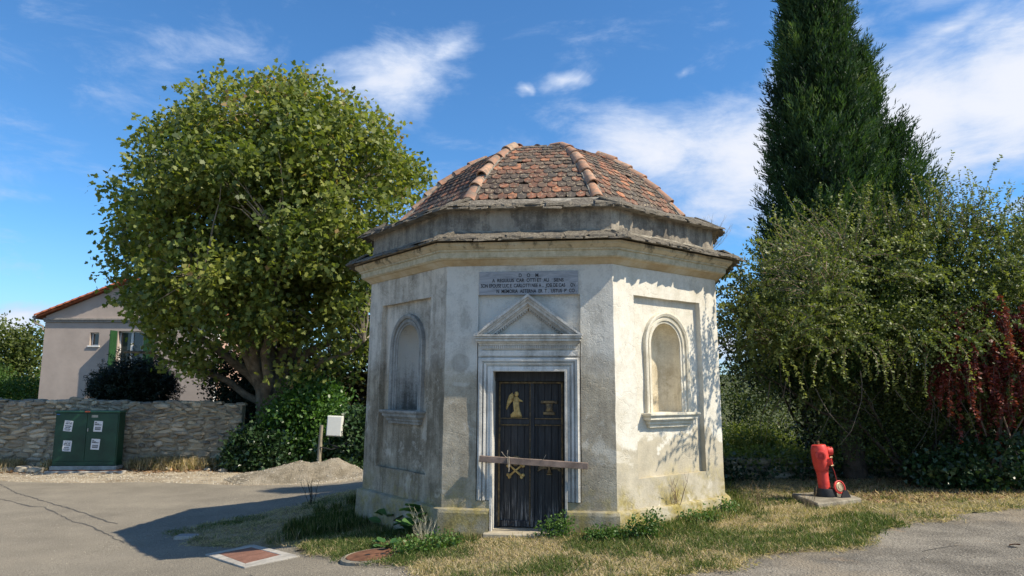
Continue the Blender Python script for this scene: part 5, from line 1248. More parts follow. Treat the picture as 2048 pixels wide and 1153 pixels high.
# verge tiles along the gable and channel tiles on the slopes
hme = ridge_mesh(.115, .095, .40, .018, 8); hme.materials.clear(); hme.materials.append(m_orange)
for sgn, xa in ((1, HXL-.32), (-1, HXR+.32)):
    n_ = 13; Ls = math.hypot(XR_-xa, ZR-ZE+.13); an = math.atan2(ZR+.12-(ZE-.01), abs(XR_-xa))
    for i in range(n_):
        f = i/n_; x_ = xa+(XR_-xa)*f; z_ = ZE+.0+(ZR+.03-ZE+.08)*f
        o = link('verge_tile', hme, None, rf); o.location = toH((x_, HY-.20, z_-.03)); o.rotation_euler = Euler((an, 0, -math.pi/2*sgn), 'XYZ')
        o.rotation_euler = (Matrix.Rotation(-math.pi/2*sgn, 3, 'Z')@Matrix.Rotation(an, 3, 'X')).to_euler(); o.scale = (1, Ls/n_/.36, 1)
V = []; Lp = []; S = []; bs = 0
for i in range(12):
    for j in range(28):
        f = i/12; xa = HXR+.32; x_ = xa+(XR_-xa)*f; z_ = ZE+(ZR+.03-ZE+.08)*f-.03; an = math.atan2(ZR+.12-(ZE-.01), abs(XR_-xa))
        M = Matrix.Translation(toH((x_, HY+.12+j*.33, z_)))@Matrix.Rotation(math.pi/2, 4, 'Z')@Matrix.Rotation(an, 4, 'X')@Matrix.Diagonal((1.2, .95, 1, 1))
        V += [tuple(M@p.co) for p in hme.vertices]
        for pl_ in hme.polygons: Lp += [bs+q for q in pl_.vertices]; S.append(len(pl_.vertices))
        bs += len(hme.vertices)
tag(link('tile_field', bulk('tile_field', V, Lp, S), m_orange, rf), kind='stuff')
mb = MB(); mb.tube([toH((HXL-.36, HY-.25, ZE-.08)), toH((HXL-.36, HY+HB, ZE-.08))], .07, 8); mb.tube([toH((HXL-.36, HY-.2, ZE-.1)), toH((HXL-.34, HY-.15, ZE-.33)), toH((HXL-.06, HY-.06, ZE-.45)), toH((HXL-.05, HY-.05, ZE-.62))], .045, 8); mb.build('gutter', m_grey, house)

# ---------------------------------------------------------------- utility cabinet
m_cab = simple('cabinet_green', (.012, .055, .030), .42, scale=2, vary=.25, bump=.05, spec=.4)
m_conc = simple('pale_concrete', (.42, .39, .34), .92, scale=6, vary=.2, bump=.6, bd=.008)
m_concd = simple('dusty_concrete', (.27, .24, .185), .95, scale=6, vary=.3, bump=.8, bd=.01); m_paper = simple('paper_white', (.68, .68, .68), .7, vary=.03, bump=0); m_print = simple('print_dark', (.05, .05, .055), .7, bump=0)
CA = math.atan2(wdir.y, wdir.x)*.6
cab = empty('utility_cabinet', (-12.58, 19.88, -.60), CA); tag(cab, 'dark green metal utility cabinet with four white paper notices against the stone wall', 'utility cabinet')
def cp(name, a, b_, m, bev=.004, parent=cab):
    mb = MB(); mb.box(a, b_); return link(name, mb.mesh(name, bevel=bev), m, parent)
CWD = 1.70
cp('body', (0, 0, .13), (CWD, .36, 1.575), m_cab, .008); cp('plinth', (-.03, -.06, -.2), (CWD+.04, .36, .128), m_conc, .015)
cp('roof', (-.025, -.035, 1.577), (CWD+.025, .38, 1.625), simple('cabinet_lid', (.05, .14, .085), .5, bump=.05), .01)
for x0, x1 in ((.03, CWD*.50-.006), (CWD*.50+.006, CWD-.03)):
    dn = cp('door', (x0, -.016, .26), (x1, -.002, 1.545), m_cab, .003)
cp('kick_panel', (.03, -.012, .15), (CWD-.03, -.002, .245), m_cab, .003)
hn = cp('lock', (CWD*.5+.03, -.032, 1.06), (CWD*.5+.055, -.0165, 1.15), simple('zinc', (.4, .4, .38), .4, .7, bump=0), .003)
cp('sticker', (CWD*.46, -.045, 1.583), (CWD*.54, -.0355, 1.618), simple('orange_sticker', (.6, .12, .05), .6, bump=0), 0)
cp('name_plate', (CWD*.565, -.019, 1.44), (CWD*.665, -.0165, 1.505), simple('grey_plate', (.35, .34, .28), .6, bump=0), 0)
cp('blue_tag', (.03, -.0195, 1.515), (.11, -.0165, 1.532), simple('blue_tag', (.05, .15, .45), .6, bump=0), 0)
rp = random.Random(3)
for (cx_, cz_, rot, style) in ((.36, 1.21, -.10, 0), (1.155, 1.20, -.04, 1), (.375, .67, -.05, 2), (1.12, .715, -.05, 1)):
    nt_ = empty('paper_notice', (cx_, -.0215, cz_)); nt_.parent = cab; nt_.rotation_euler = (0, -rot, 0)
    mb = MB(); mb.box((-.115, -.0015, -.145), (.115, .0015, .145)); link('sheet', mb.mesh('sheet'), m_paper, nt_)
    mb = MB()
    if style == 1:
        rows = [(.105, .030, [(-.095, -.04)]), (.065, .022, [(-.095, .02)]), (.042, .022, [(-.095, .09)])]
        bars = [(-.075+i*.031, -.10, .024, .085) for i in range(5)]
    else:
        rows = [(.105, .02, [(-.06, -.02), (-.01, .03), (.05, .085)]), (.065, .028, [(-.08, .0), (.02, .085)]), (.0 if style == 0 else .025, .028, [(-.085, -.04), (-.03, .085)]), (-.04, .026, [(-.07, .06)]), (-.085, .026, [(-.085, -.01), (.0, .075)]), (-.12, .012, [(-.06, .06)])]; bars = []
    for z_, h_, segs in rows:
        for a, b_ in segs:
            x_ = a
            while x_ < b_-.004:
                w_ = rp.uniform(.008, .016); mb.box((x_, -.003, z_-h_/2), (min(x_+w_, b_), -.0018, z_+h_/2*rp.uniform(.7, 1))); x_ += w_+.004
    for x_, z_, w_, h_ in bars: mb.box((x_, -.003, z_), (x_+w_, -.0018, z_+h_*.42)); mb.box((x_+.004, -.003, z_+h_*.5), (x_+w_, -.0018, z_+h_))
    tag(link('printing', mb.mesh('printing'), m_print, nt_), kind='stuff')
m_rust = simple('rusty_iron', (.20, .095, .055), .85, .2, .3, 9, .7, .006)
ch = empty('duct_cover', (-11.4, 19.55, gzf(-11.4, 19.55)+.01), CA); tag(ch, 'narrow rusty duct cover in pale concrete at the foot of the green cabinet', 'duct cover')
mb = MB(); mb.box((-1.05, -.10, -.05), (.98, .12, .035)); link('frame', mb.mesh('frame', bevel=.01), m_conc, ch)
for i in range(4): mb = MB(); mb.box((-.98+i*.47, -.055, .036), (-.98+i*.47+.455, .09, .048)); link('lid', mb.mesh('lid', bevel=.004), m_rust, ch)

# white box on its post
bxr = empty('meter_box', (-4.95, 19.15, -.55)); tag(bxr, 'small white meter box on a wooden post among the ivy, left of the chapel', 'box')
cpb = lambda nm, a, b_, m, bev: cp(nm, a, b_, m, bev, bxr)
mb = MB(); mb.tube([(-.12, .05, -.2), (-.13, .05, .5), (-.10, .05, 1.25)], [.06, .055, .05], 8); link('post', mb.mesh('post', smooth=50), simple('old_post', (.30, .26, .19), .95, scale=5, bump=.8), bxr)
o = cpb('box_body', (0, 0, .97), (.40, .2, 1.50), simple('white_plastic', (.66, .66, .60), .55, vary=.04, bump=.05), .012); o.rotation_euler = (0, R_(2), 0)
o = cpb('box_door', (.02, -.012, .99), (.38, -.001, 1.48), simple('white_plastic_door', (.72, .72, .66), .5, vary=.03, bump=.05), .004); o.rotation_euler = (0, R_(2), 0)
mb = MB(); mb.tube([(.1, .1, .97), (.12, .1, .75), (.35, .06, .68), (.6, .1, .8)], .018, 6); mb.tube([(-.1, .0, .68), (.2, -.02, .62), (.5, .05, .70)], .014, 6); link('cable', mb.mesh('cable', smooth=50), simple('black_cable', (.03, .03, .03), .6, bump=0), bxr)

# gravel heap
def heap_z(X, Y):
    u = (X+5.35)/2.0; v = (Y-18.35)/1.15
    r2 = np.sqrt(u*u+v*v); P = np.stack([X, Y], -1)
    h = .50*np.clip(1-r2*(1+.25*(fbm(P, 1.1, 2)-.5)*2), 0, 1)**1.15+.28*np.clip(1-np.sqrt(((X+4.4)/.7)**2+((Y-18.5)/.7)**2), 0, 1)
    return ground_z(X, Y)-.03+h+(fbm(P, 5, 3)-.5)*.06*(h > .02)+(fbm(P, 22, 3)-.5)*.02
gp_ = grid_mesh('gravel_heap', np.arange(-7.8, -3.0, .06), np.arange(16.9, 19.9, .06), heap_z, ground_mat('heap_gravel', [(0.30, (.22, .185, .13)), (0.5, (.36, .31, .23)), (0.7, (.50, .44, .35))], 2.5, 70, 1.2, 0.03, grit=30), kind='stuff')
tag(gp_, 'low heap of pale gravel and earth beside the road in front of the laurel', 'gravel heap')

# ---------------------------------------------------------------- low ivy-covered wall at the right
lw = empty('low_wall', (3.0, 12.75, 0)); tag(lw, 'low dark stone wall topped with ivy behind the red hydrant', 'wall')
mb = MB(); mb.box((0, 0, -1.2), (9.5, .4, .50)); link('core', mb.mesh('core'), m_joint, lw)
r = random.Random(12); z = 0.0
while z < .44:
    h = r.uniform(.10, .17); s = r.uniform(0, .15)
    while s < 4.2:
        L_ = r.uniform(.18, .45); o = link('stone', stone_me[r.randrange(14)], None, lw); o.matrix_local = Matrix.Translation((s+L_/2, -.01, z+h/2))@Matrix.Diagonal((L_, .12, h*.95, 1)); s += L_+.01
    z += h
rr = np.random.default_rng(77)
cs = np.stack([rr.uniform(0, 4.4, 260), rr.uniform(-.12, .35, 260), rr.uniform(.40, .62, 260)], -1); P, D, N, s = clusters_leaves(cs, .2, 16, rr, .055, up=.8)
tag(link('ivy', leaves('ivy', P, D, N, s, np.clip(rr.normal(.75, .2, len(P)), 0, 1), T_IVY, 1, .15), m_olive, lw), kind='stuff')
cs = np.stack([rr.uniform(0, 4.4, 200), rr.uniform(-.16, -.03, 200), rr.uniform(.0, .5, 200)], -1); P, D, N, s = clusters_leaves(cs, .2, 12, rr, .06, up=.3)
tag(link('ivy', leaves('ivy', P, D, N, s, np.clip(rr.normal(.3, .2, len(P)), 0, 1), T_IVY, 1, .15), m_ivy, lw), kind='stuff')

# ---------------------------------------------------------------- hydrant
m_red, t, b = new_mat('hydrant_red')
pos = t.node('ShaderNodeTexCoord').outputs['Object']; n = t.noise(pos, 14, 6, .7)
t.l.new(t.ramp(n, [(.3, (.50, .040, .034)), (.55, (.66, .062, .048)), (.75, (.66, .11, .085))]), b.inputs['Base Color']); b.inputs['Roughness'].default_value = .5; b.inputs['Specular IOR Level'].default_value = .35
t.l.new(t.bump(t.noise(pos, 60, 4), .15, .003), b.inputs['Normal'])
m_brass = simple('dull_brass', (.42, .32, .20), .5, .6, .2, 20, .2); m_blackrub = simple('dark_iron', (.035, .035, .038), .6, .3, .2, 12, .3); m_nut = simple('rusted_nut', (.16, .09, .05), .7, .4)
slab = empty('hydrant_slab', (4.5, 10.3, .12)); tag(slab, 'square concrete slab under the red hydrant', 'slab')
mb = MB(); top_ = [(-.43, .30), (-.44, -.62), (.38, -.13), (.42, .62)]; mb.v = []; 
vs = [(x, y, -.15) for x, y in top_]+[(x, y, .085) for x, y in top_]; mb.add(vs, [(3, 2, 1, 0), (4, 5, 6, 7), (0, 1, 5, 4), (1, 2, 6, 5), (2, 3, 7, 6), (3, 0, 4, 7)]); link('block', mb.mesh('block', bevel=.015), m_concd, slab)
hy = empty('fire_hydrant', (4.46, 10.36, .205)); hy.scale = (.92, .92, .95); hy.rotation_euler = (R_(-1), R_(-4.5), R_(0)); tag(hy, 'red fire hydrant with three outlets, leaning on its slab under the trees', 'fire hydrant')
def hp(name, mb, m, smooth=35): return link(name, mb.mesh(name, smooth=smooth), m, hy)
mb = MB(); mb.lathe([(.165, 0), (.168, .02), (.155, .10), (.150, .115), (.125, .115), (.12, .05), (.05, .05)], 28, Matrix.Rotation(R_(4.5), 4, 'Y')); hp('collar', mb, m_blackrub)
mb = MB(); mb.lathe([(.085, .03), (.086, .30), (.090, .355), (.097, .362), (.099, .372)], 28); hp('stem', mb, m_red)
mb = MB(); mb.lathe([(.094, .374), (.106, .40), (.121, .50), (.126, .60), (.121, .68), (.108, .735), (.100, .748), (.085, .752), (.03, .754)], 32); bd_ = hp('body', mb, m_red)
mb = MB(); mb.lathe([(.028, .754), (.030, .762), (.022, .768), (.024, .800), (.018, .806)], 6); hp('operating_nut', mb, m_nut)
def outlet(ang_, z_, r_, L_, name='outlet', m=m_red, prof=None, tiltz=0):
    M = Matrix.Translation((0, 0, z_))@Matrix.Rotation(ang_, 4, 'Z')@Matrix.Rotation(math.pi/2+tiltz, 4, 'Y')
    mb = MB(); mb.lathe(prof or [(r_*.8, .06), (r_*.8, .11), (r_, .118), (r_*1.03, .118+L_*.5), (r_, .118+L_), (r_*.72, .118+L_+.004), (r_*.68, .118+L_-.012), (r_*.3, .118+L_-.012), (r_*.28, .118+L_+.01), (.004, .118+L_+.01)], 24, M)
    return hp(name, mb, m)
outlet(R_(-108), .60, .070, .062); outlet(R_(2), .645, .064, .075)
outlet(R_(-30), .50, .060, .03, 'open_outlet', m_red, [(.055, .06), (.060, .13), (.066, .165), (.052, .167), (.048, .08)])
M = Matrix.Rotation(R_(-30), 4, 'Z')
for dz, nm in ((.062, 'claw'), (-.058, 'claw')):
    mb = MB(); P = [M@Vector((.14+.03*math.cos(a), .055*math.sin(a), .50+dz)) for a in [R_(x_) for x_ in range(-80, 81, 20)]]; mb.tube(P, .013, 8); hp(nm, mb, m_brass, 50)
mb = MB(); mb.tube([M@Vector((.15, 0, .44)), Vector((.15, -.09, .36)), Vector((.165, -.10, .22)), Vector((.17, -.10, .19))], .0035, 5); hp('chain', mb, m_red)
M = Matrix.Translation((.185, -.11, .125))@Matrix.Rotation(R_(-70), 4, 'Z')@Matrix.Rotation(R_(78), 4, 'Y')@Matrix.Rotation(0, 4, 'Z')
mb = MB(); mb.lathe([(.03, -.03), (.085, -.025), (.098, -.01), (.100, .015), (.088, .018), (.084, .0), (.02, -.004)], 28, M); cpp = hp('hanging_cap', mb, m_red)
mb = MB(); mb.lathe([(.066, .0), (.068, .012), (.058, .016), (.055, .008), (.03, .008), (.028, .016), (.004, .016)], 24, M); link('cap_thread', mb.mesh('cap_thread', smooth=35), m_brass, cpp)
mb = MB(); mb.prism([(-.10, 0), (.10, 0), (.045, .11), (-.02, .12)], -.01, .01); o = link('guard_plate', mb.mesh('guard_plate'), m_blackrub, hy); o.location = (.23, -.17, -.03); o.rotation_euler = (0, 0, .3)

# ---------------------------------------------------------------- iron covers set in the ground
def zq(p, dz=0.0): return (p[0], p[1], gzf(p[0], p[1])+dz)
gr = empty('drain_cover', (0, 0, 0)); tag(gr, 'rusty square steel drain cover in a white concrete frame, half in the chapel shadow', 'drain cover')
oL, oT, oR, oB = (-3.98, 9.62), (-3.46, 9.90), (-2.46, 8.62), (-3.02, 8.40); iL, iT, iR, iB = (-3.80, 9.58), (-3.42, 9.72), (-2.75, 8.84), (-3.09, 8.62)
gr.location = (-3.2, 9.1, gzf(-3.2, 9.1))
def loc_(p, dz): q = zq(p, dz); return (q[0]+3.2, q[1]-9.1, q[2]-gr.location.z)
for a, b_, c_, d_ in ((oL, oT, iT, iL), (oT, oR, iR, iT), (oR, oB, iB, iR), (oB, oL, iL, iB)):
    mb = MB(); vs = [loc_(p, .002) for p in (a, b_, c_, d_)]+[loc_(p, .028) for p in (a, b_, c_, d_)]; mb.add(vs, [(3, 2, 1, 0), (4, 5, 6, 7), (0, 1, 5, 4), (1, 2, 6, 5), (2, 3, 7, 6), (3, 0, 4, 7)]); link('frame_side', mb.mesh('frame_side', bevel=.004), m_conc, gr)
m_check, t, b = new_mat('rusty_chequer_plate')
pos = t.node('ShaderNodeTexCoord').outputs['Object']; n = t.noise(pos, 6, 6, .7)
t.l.new(t.ramp(n, [(.3, (.15, .075, .050)), (.6, (.25, .125, .085)), (.8, (.33, .20, .15))]), b.inputs['Base Color']); t.l.new(t.bump(t.vor(pos, 40).outputs[0], .8, .005), b.inputs['Normal']); b.inputs['Roughness'].default_value = .8
def lerp2(a, b_, f): return (a[0]+(b_[0]-a[0])*f, a[1]+(b_[1]-a[1])*f)
ins = [lerp2(p, (-3.26, 9.19), .03) for p in (iL, iT, iR, iB)]
mb = MB(); vs = [loc_(p, .004) for p in ins]+[loc_(p, .024) for p in ins]; mb.add(vs, [(3, 2, 1, 0), (4, 5, 6, 7), (0, 1, 5, 4), (1, 2, 6, 5), (2, 3, 7, 6), (3, 0, 4, 7)]); link('plate', mb.mesh('plate'), m_check, gr)
mh = empty('manhole_cover', zq((-1.52, 8.13), .03)); mh.rotation_euler = (0, R_(-4.5), 0); tag(mh, 'round rusty manhole cover with two dark lifting holes in a concrete ring by the grass', 'manhole cover')
mb = MB(); mb.lathe([(.355, -.05), (.345, .008), (.30, .018), (.295, .0), (.2, -.01)], 28); link('ring', mb.mesh('ring', smooth=35), m_concd, mh)
mb = MB(); mb.lathe([(.285, -.02), (.285, .016), (.27, .02), (.02, .022)], 28); mhl = link('lid', mb.mesh('lid', smooth=35), m_rust, mh)
for x_ in (-.05, .12): mb = MB(); mb.lathe([(.032, .0), (.032, .0245), (.001, .0248)], 12, Matrix.Translation((x_, -.02, 0))); link('lifting_hole_disc', mb.mesh('lifting_hole_disc'), m_blackrub, mhl)  # raised dark discs, their colour standing for shade inside the holes
sm = empty('valve_cover', zq((-4.86, 11.07), .03)); tag(sm, 'small pale metal valve cover in the grass, inside the chapel shadow', 'valve cover')
mb = MB(); mb.box((-.16, -.11, -.03), (.16, .11, .02)); link('frame', mb.mesh('frame', bevel=.005), m_conc, sm); mb = MB(); mb.box((-.12, -.07, .021), (.12, .07, .03)); link('lid', mb.mesh('lid', bevel=.004), simple('grey_iron', (.32, .32, .32), .6, .4), sm)

# ---------------------------------------------------------------- stones lying at the wall foot and on the verge
r = random.Random(44)
for (x_, y_, s_) in ((-13.3, 19.75, .42), (-12.85, 19.62, .40), (-13.75, 19.8, .30), (-7.9, 19.9, .22), (-8.4, 20.1, .18), (-9.6, 20.3, .15)):
    o = link('loose_stone', stone_me[r.randrange(14)].copy(), None); o.data.materials.clear(); o.data.materials.append(simple('loose_stone', (.42, .37, .28), .9, scale=5, vary=.2, bump=.8)); o.location = (x_, y_, gzf(x_, y_)+.03); o.scale = (s_, s_*.8, s_*.5); o.rotation_euler = (0, 0, r.uniform(-.5, .5))
    tag(o, {-13.3: 'pale block lying at the wall foot, second from the green cabinet', -12.85: 'pale block lying against the left foot of the green cabinet', -13.75: 'smaller pale block lying at the wall foot among dry grass', -7.9: 'small stone in the dirt below the right end of the stone wall', -8.4: 'small stone below the ivy sprig at the stone wall', -9.6: 'little stone in the leaf litter between the cabinet and the ivy'}[x_], 'stone', 'loose stones at the foot of the stone wall')
def pebbles(name, P, size, mat, r):
    n_ = len(P); base = np.array([(1, 0, 0), (-1, 0, 0), (0, 1, 0), (0, -1, 0), (0, 0, .6), (0, 0, -.6)]); F = np.array([(0, 2, 4), (2, 1, 4), (1, 3, 4), (3, 0, 4), (2, 0, 5), (1, 2, 5), (3, 1, 5), (0, 3, 5)])
    a = r.uniform(0, 6.28, n_); ca, sa = np.cos(a), np.sin(a); sc_ = size[:, None]*r.uniform(.6, 1.3, (n_, 3)); v = base[None]*sc_[:, None, :]; v += r.normal(0, .12, v.shape)*size[:, None, None]
    V = np.stack([v[..., 0]*ca[:, None]-v[..., 1]*sa[:, None], v[..., 0]*sa[:, None]+v[..., 1]*ca[:, None], v[..., 2]], -1)+P[:, None, :]
    L_ = (F[None]+np.arange(n_)[:, None, None]*6).ravel(); return tag(link(name, bulk(name, V.reshape(-1, 3), L_, np.full(n_*8, 3), tint=np.repeat(r.uniform(0, 1, n_), 8)), mat), kind='stuff')
m_peb, t, b = new_mat('pebble'); ti = t.node('ShaderNodeAttribute', {'attribute_name': 'tint'}).outputs['Fac']; t.l.new(t.ramp(ti, [(0, (.18, .16, .13)), (.5, (.36, .32, .25)), (1, (.58, .53, .44))]), b.inputs['Base Color'])
r = np.random.default_rng(8); n_ = 9000
x_ = r.uniform(-15, -2.6, n_); y_ = r.uniform(16.6, 20.2, n_); z_ = np.maximum(ground_z(x_, y_), heap_z(x_, y_)); k_ = (y_ > far_edge(x_)-.3*r.uniform(0, 1, n_)**2)&(y_ < 20.0)
pebbles('gravel', np.stack([x_, y_, z_], -1)[k_], r.uniform(.006, .022, n_)[k_]*1.2, m_peb, r)
n_ = 7000; x_ = r.normal(-.1, .8, n_); y_ = r.normal(6.85, .35, n_); z_ = gz(x_, y_)+.03; k_ = (y_ > 6.0)
pebbles('verge_gravel', np.stack([x_, y_, z_], -1)[k_], r.uniform(.003, .009, n_)[k_], m_peb, r)
n_ = 9000; x_ = r.uniform(-9, 8, n_); y_ = 6.4+9*r.uniform(0, 1, n_)**1.8; k_ = ~in_verge(x_, y_)
pebbles('road_grit', np.stack([x_, y_, gz(x_, y_)+.014], -1)[k_], r.uniform(.002, .007, n_)[k_], m_peb, r)

# ---------------------------------------------------------------- grass
m_grass = leaf_mat('grass_blade', [(0, (.022, .045, .012)), (.25, (.055, .095, .022)), (.45, (.12, .165, .040)), (.58, (.27, .25, .12)), (.75, (.46, .365, .22)), (1, (.62, .51, .34))], .3, .6, .2)
def in_chapel(x, y, R=2.66):
    dx, dy = x-CX, y-CY; c_, s_ = math.cos(-CROT), math.sin(-CROT); lx, ly = dx*c_-dy*s_, dx*s_+dy*c_; o = np.zeros(x.shape, bool)|True
    for k in range(8):
        a = -math.pi/2+k*math.pi/4; o &= (lx*math.cos(a)+ly*math.sin(a) < R)
    return o
r = np.random.default_rng(15)
def scatter(n_, x0, x1, y0, y1, extra=None, edge=True):
    x = r.uniform(x0, x1, n_); y = r.uniform(y0, y1, n_)
    k_ = in_verge(x+r.normal(0, .05, n_), y+r.normal(0, .05, n_)) & ~in_chapel(x, y, 2.59)
    k_ &= np.hypot(x+1.52, y-8.13) > .30+r.uniform(0, .08, len(x))
    k_ &= ~poly_mask([(-4.0, 9.55), (-3.46, 9.95), (-2.4, 8.75), (-2.4, 8.5), (-3.02, 8.3)], x, y)
    k_ &= ~poly_mask([(4.07, 10.6), (4.06, 9.68), (4.88, 10.17), (4.92, 10.92)], x, y) & (np.hypot(x+4.86, y-11.07) > .2)
    if extra is not None: k_ &= extra(x, y)
    return x[k_], y[k_]
def grass(name, x, y, h0, h1, wd, tint, lay, label_seed=0):
    n_ = len(x); z = verge_zf(x, y); az_ = r.uniform(0, 6.28, n_); tl = np.abs(r.normal(lay, .25, n_)+np.where(tint > .6, .35, 0)); D = np.stack([np.cos(az_)*np.sin(tl), np.sin(az_)*np.sin(tl), np.cos(tl)], -1)
    h = r.uniform(h0, h1, n_); N = norm(np.stack([np.cos(az_), np.sin(az_), np.full(n_, .4)], -1)+r.normal(0, .3, (n_, 3)))
    P = np.stack([x, y, z+.003+lay*.006], -1)
    tm = np.array([(-.5, 0), (.5, 0), (.32, .55), (0, 1.0), (-.32, .55)]); me = leaves(name, P, D, N, h, tint, tm*np.array([1, 1]), wd, .30)
    return me
def verge_zf(x, y):
    P = np.stack([x, y], -1); return gz(x, y)+.018+.030*fbm(P, 2.5, 41)
def green_of(x, y):
    P = np.stack([x, y], -1); g_ = fbm(P, 1.15, 61, 4)*.65+fbm(P, 4.5, 66, 3)*.35
    g_ = g_+.07*np.exp(-((x+1.0)**2+(y-8.2)**2)/.5)+.05*(x > 1.2)*np.exp(-(y-8.1)**2/.6)-.10*np.exp(-((x-.2)**2+(y-7.3)**2)/.5)-.07*(x > 5.5)
    return g_
def dens(x, y, a): return r.uniform(0, 1, len(x)) < a
jobs = [  # count, x0, x1, y0, y1, h0, h1, width, lay, straw bias
    (150000, -2.6, 4.6, 6.2, 9.8, .025, .075, .10, .75, 0.0), (70000, 3.5, 10, 7.5, 12.8, .03, .08, .11, .7, .08), (90000, -5.6, -1.2, 8.0, 15.2, .02, .07, .10, .85, .12), (45000, -2.6, 4.6, 6.2, 10.5, .05, .12, .06, 1.35, .5), (30000, 4.0, 12, 8.4, 13.5, .06, .14, .06, 1.2, .55)]
ME = []
for ji, (n_, x0, x1, y0, y1, h0, h1, wd, lay, sb) in enumerate(jobs):
    x, y = scatter(n_, x0, x1, y0, y1); g_ = green_of(x, y)
    pg = np.clip((g_-.43)/.22, 0, .82); isg = r.uniform(0, 1, len(x)) < pg-sb*.8
    keep = isg | (r.uniform(0, 1, len(x)) < .62); x, y, isg = x[keep], y[keep], isg[keep]
    tint = np.where(isg, r.normal(.33, .10, len(x)), r.normal(.76, .13, len(x))); tint = np.where(sb < 0, tint*.75, tint)
    me = grass('grass', x, y, h0, h1, wd, np.clip(tint, 0, 1), lay); ME.append(tag(link('grass', me, m_grass), kind='stuff'))
# taller tufts against the plinth and at the left corner
n_ = 26000; a = r.uniform(0, 6.283, n_); rd = 2.62+np.abs(r.normal(0, .16, n_)); kk = np.round((a)/(math.pi/4))*(math.pi/4); R_oct = rd/np.cos(a-kk)
lx, ly = R_oct*np.cos(a-math.pi/2), R_oct*np.sin(a-math.pi/2); c_, s_ = math.cos(CROT), math.sin(CROT); x = CX+lx*c_-ly*s_; y = CY+lx*s_+ly*c_
k_ = (fbm(np.stack([x, y], -1), 2.2, 91) > .46) & ~((np.abs(lx) < .55) & (ly < 0)); x, y = x[k_], y[k_]
tag(link('plinth_grass', grass('plinth_grass', x, y, .04, .13, .06, np.clip(r.normal(.42, .2, len(x)), 0, 1), .45), m_grass), kind='stuff')
x, y = scatter(15000, -3.2, -1.9, 9.6, 12.8, lambda x, y: fbm(np.stack([x, y], -1), 1.6, 95) > .45)
tag(link('tall_grass', grass('tall_grass', x, y, .07, .20, .04, np.clip(r.normal(.34, .2, len(x)), 0, 1), .35), m_grass), kind='stuff')
# dry grass and leaf litter at the foot of the stone wall
n_ = 16000; x = r.uniform(-15.5, -7.6, n_); y = np.interp(x, [-16.2, -7.88], [20.0, 20.95])-np.abs(r.normal(0, .22, n_)); k_ = (fbm(np.stack([x, y*0], -1), .9, 17) > .42) & ~((x > -12.7) & (x < -10.7)); x, y = x[k_], y[k_]
def wfg(x, y, h0, h1, wd, tint, lay):
    n_ = len(x); az_ = r.uniform(0, 6.28, n_); tl = np.abs(r.normal(lay, .3, n_)); D = np.stack([np.cos(az_)*np.sin(tl), np.sin(az_)*np.sin(tl), np.cos(tl)], -1)
    P = np.stack([x, y, ground_z(x, y)], -1); return leaves('dry_grass', P, D, norm(r.normal(size=(n_, 3))), r.uniform(h0, h1, n_), tint, T_NEEDLE, wd, .3)
tag(link('dry_grass', wfg(x, y, .10, .38, .05, np.clip(r.normal(.8, .12, len(x)), 0, 1), .5), m_grass), kind='stuff')
n_ = 5000; x = r.uniform(-15.5, -3, n_); y = np.interp(x, [-16.2, -7.88, -3], [19.9, 20.6, 19.6])-np.abs(r.normal(0, .35, n_)); z = np.maximum(ground_z(x, y), heap_z(x, y))+.012
m_litter = leaf_mat('leaf_litter', [(0, (.10, .055, .03)), (.5, (.25, .15, .075)), (1, (.42, .27, .14))], .1, .8)
D = norm(np.stack([r.normal(size=n_), r.normal(size=n_), r.normal(0, .2, n_)], -1)); N = norm(np.stack([r.normal(0, .4, n_), r.normal(0, .4, n_), np.ones(n_)], -1))
tag(link('fallen_leaves', leaves('fallen_leaves', np.stack([x, y, z], -1), D, N, r.uniform(.04, .12, n_), r.uniform(0, 1, n_), T_PLANE, 1, .4), m_litter), kind='stuff')
n_ = 14000; x, y = scatter(n_*2, 5.0, 12.5, 9.6, 13.6, lambda x, y: y > 10.0+.25*(x-5)*.6); n_ = len(x); D = norm(np.stack([r.normal(size=n_), r.normal(size=n_), r.normal(0, .25, n_)], -1)); N = norm(np.stack([r.normal(0, .4, n_), r.normal(0, .4, n_), np.ones(n_)], -1))
tag(link('bank_litter', leaves('bank_litter', np.stack([x, y, verge_zf(x, y)+.02], -1), D, N, r.uniform(.03, .09, n_), r.uniform(0, 1, n_), T_NEEDLE, .3, .3), m_litter), kind='stuff')

# ---------------------------------------------------------------- weeds
m_weed = leaf_mat('weed_leaf', [(0, (.03, .07, .016)), (.5, (.07, .14, .03)), (1, (.15, .23, .06))], .3, .5)
def weed(label, x, y, bodies, ncl, ls, seed, mat=m_weed, tb=0.05, tmpl=T_OVAL):
    e = empty('weed', (x, y, gzf(x, y)+.02)); tag(e, label, 'weed'); rr = np.random.default_rng(seed)
    cs = blob_shrub(e, rr, bodies, ncl, 12, .10, ls, mat, tmpl, tintbias=tb, shell=.3)
    pr2 = random.Random(seed); mb = MB()
    for i in range(10): mb.tube(curve_pts((pr2.uniform(-.05, .05), pr2.uniform(-.04, .04), 0), tuple(cs[pr2.randrange(len(cs))]), .05, 3, pr2), [.004, .003, .002, .0015], 4)
    tag(link('stalks', mb.mesh('stalks'), m_weed, e), kind='stuff')
weed('small leafy weed on the doorstep in front of the chapel door', .50, 8.38, [((0, 0, .13), (.20, .08, .12)), ((.1, 0, .2), (.06, .05, .1))], 60, .035, 1)
weed('nettle clump at the right corner of the chapel front', 1.52, 8.12, [((-.05, 0, .13), (.15, .10, .12)), ((.06, 0, .24), (.06, .05, .10)), ((-.24, .02, .06), (.10, .08, .06))], 80, .034, 2, tb=-.1)
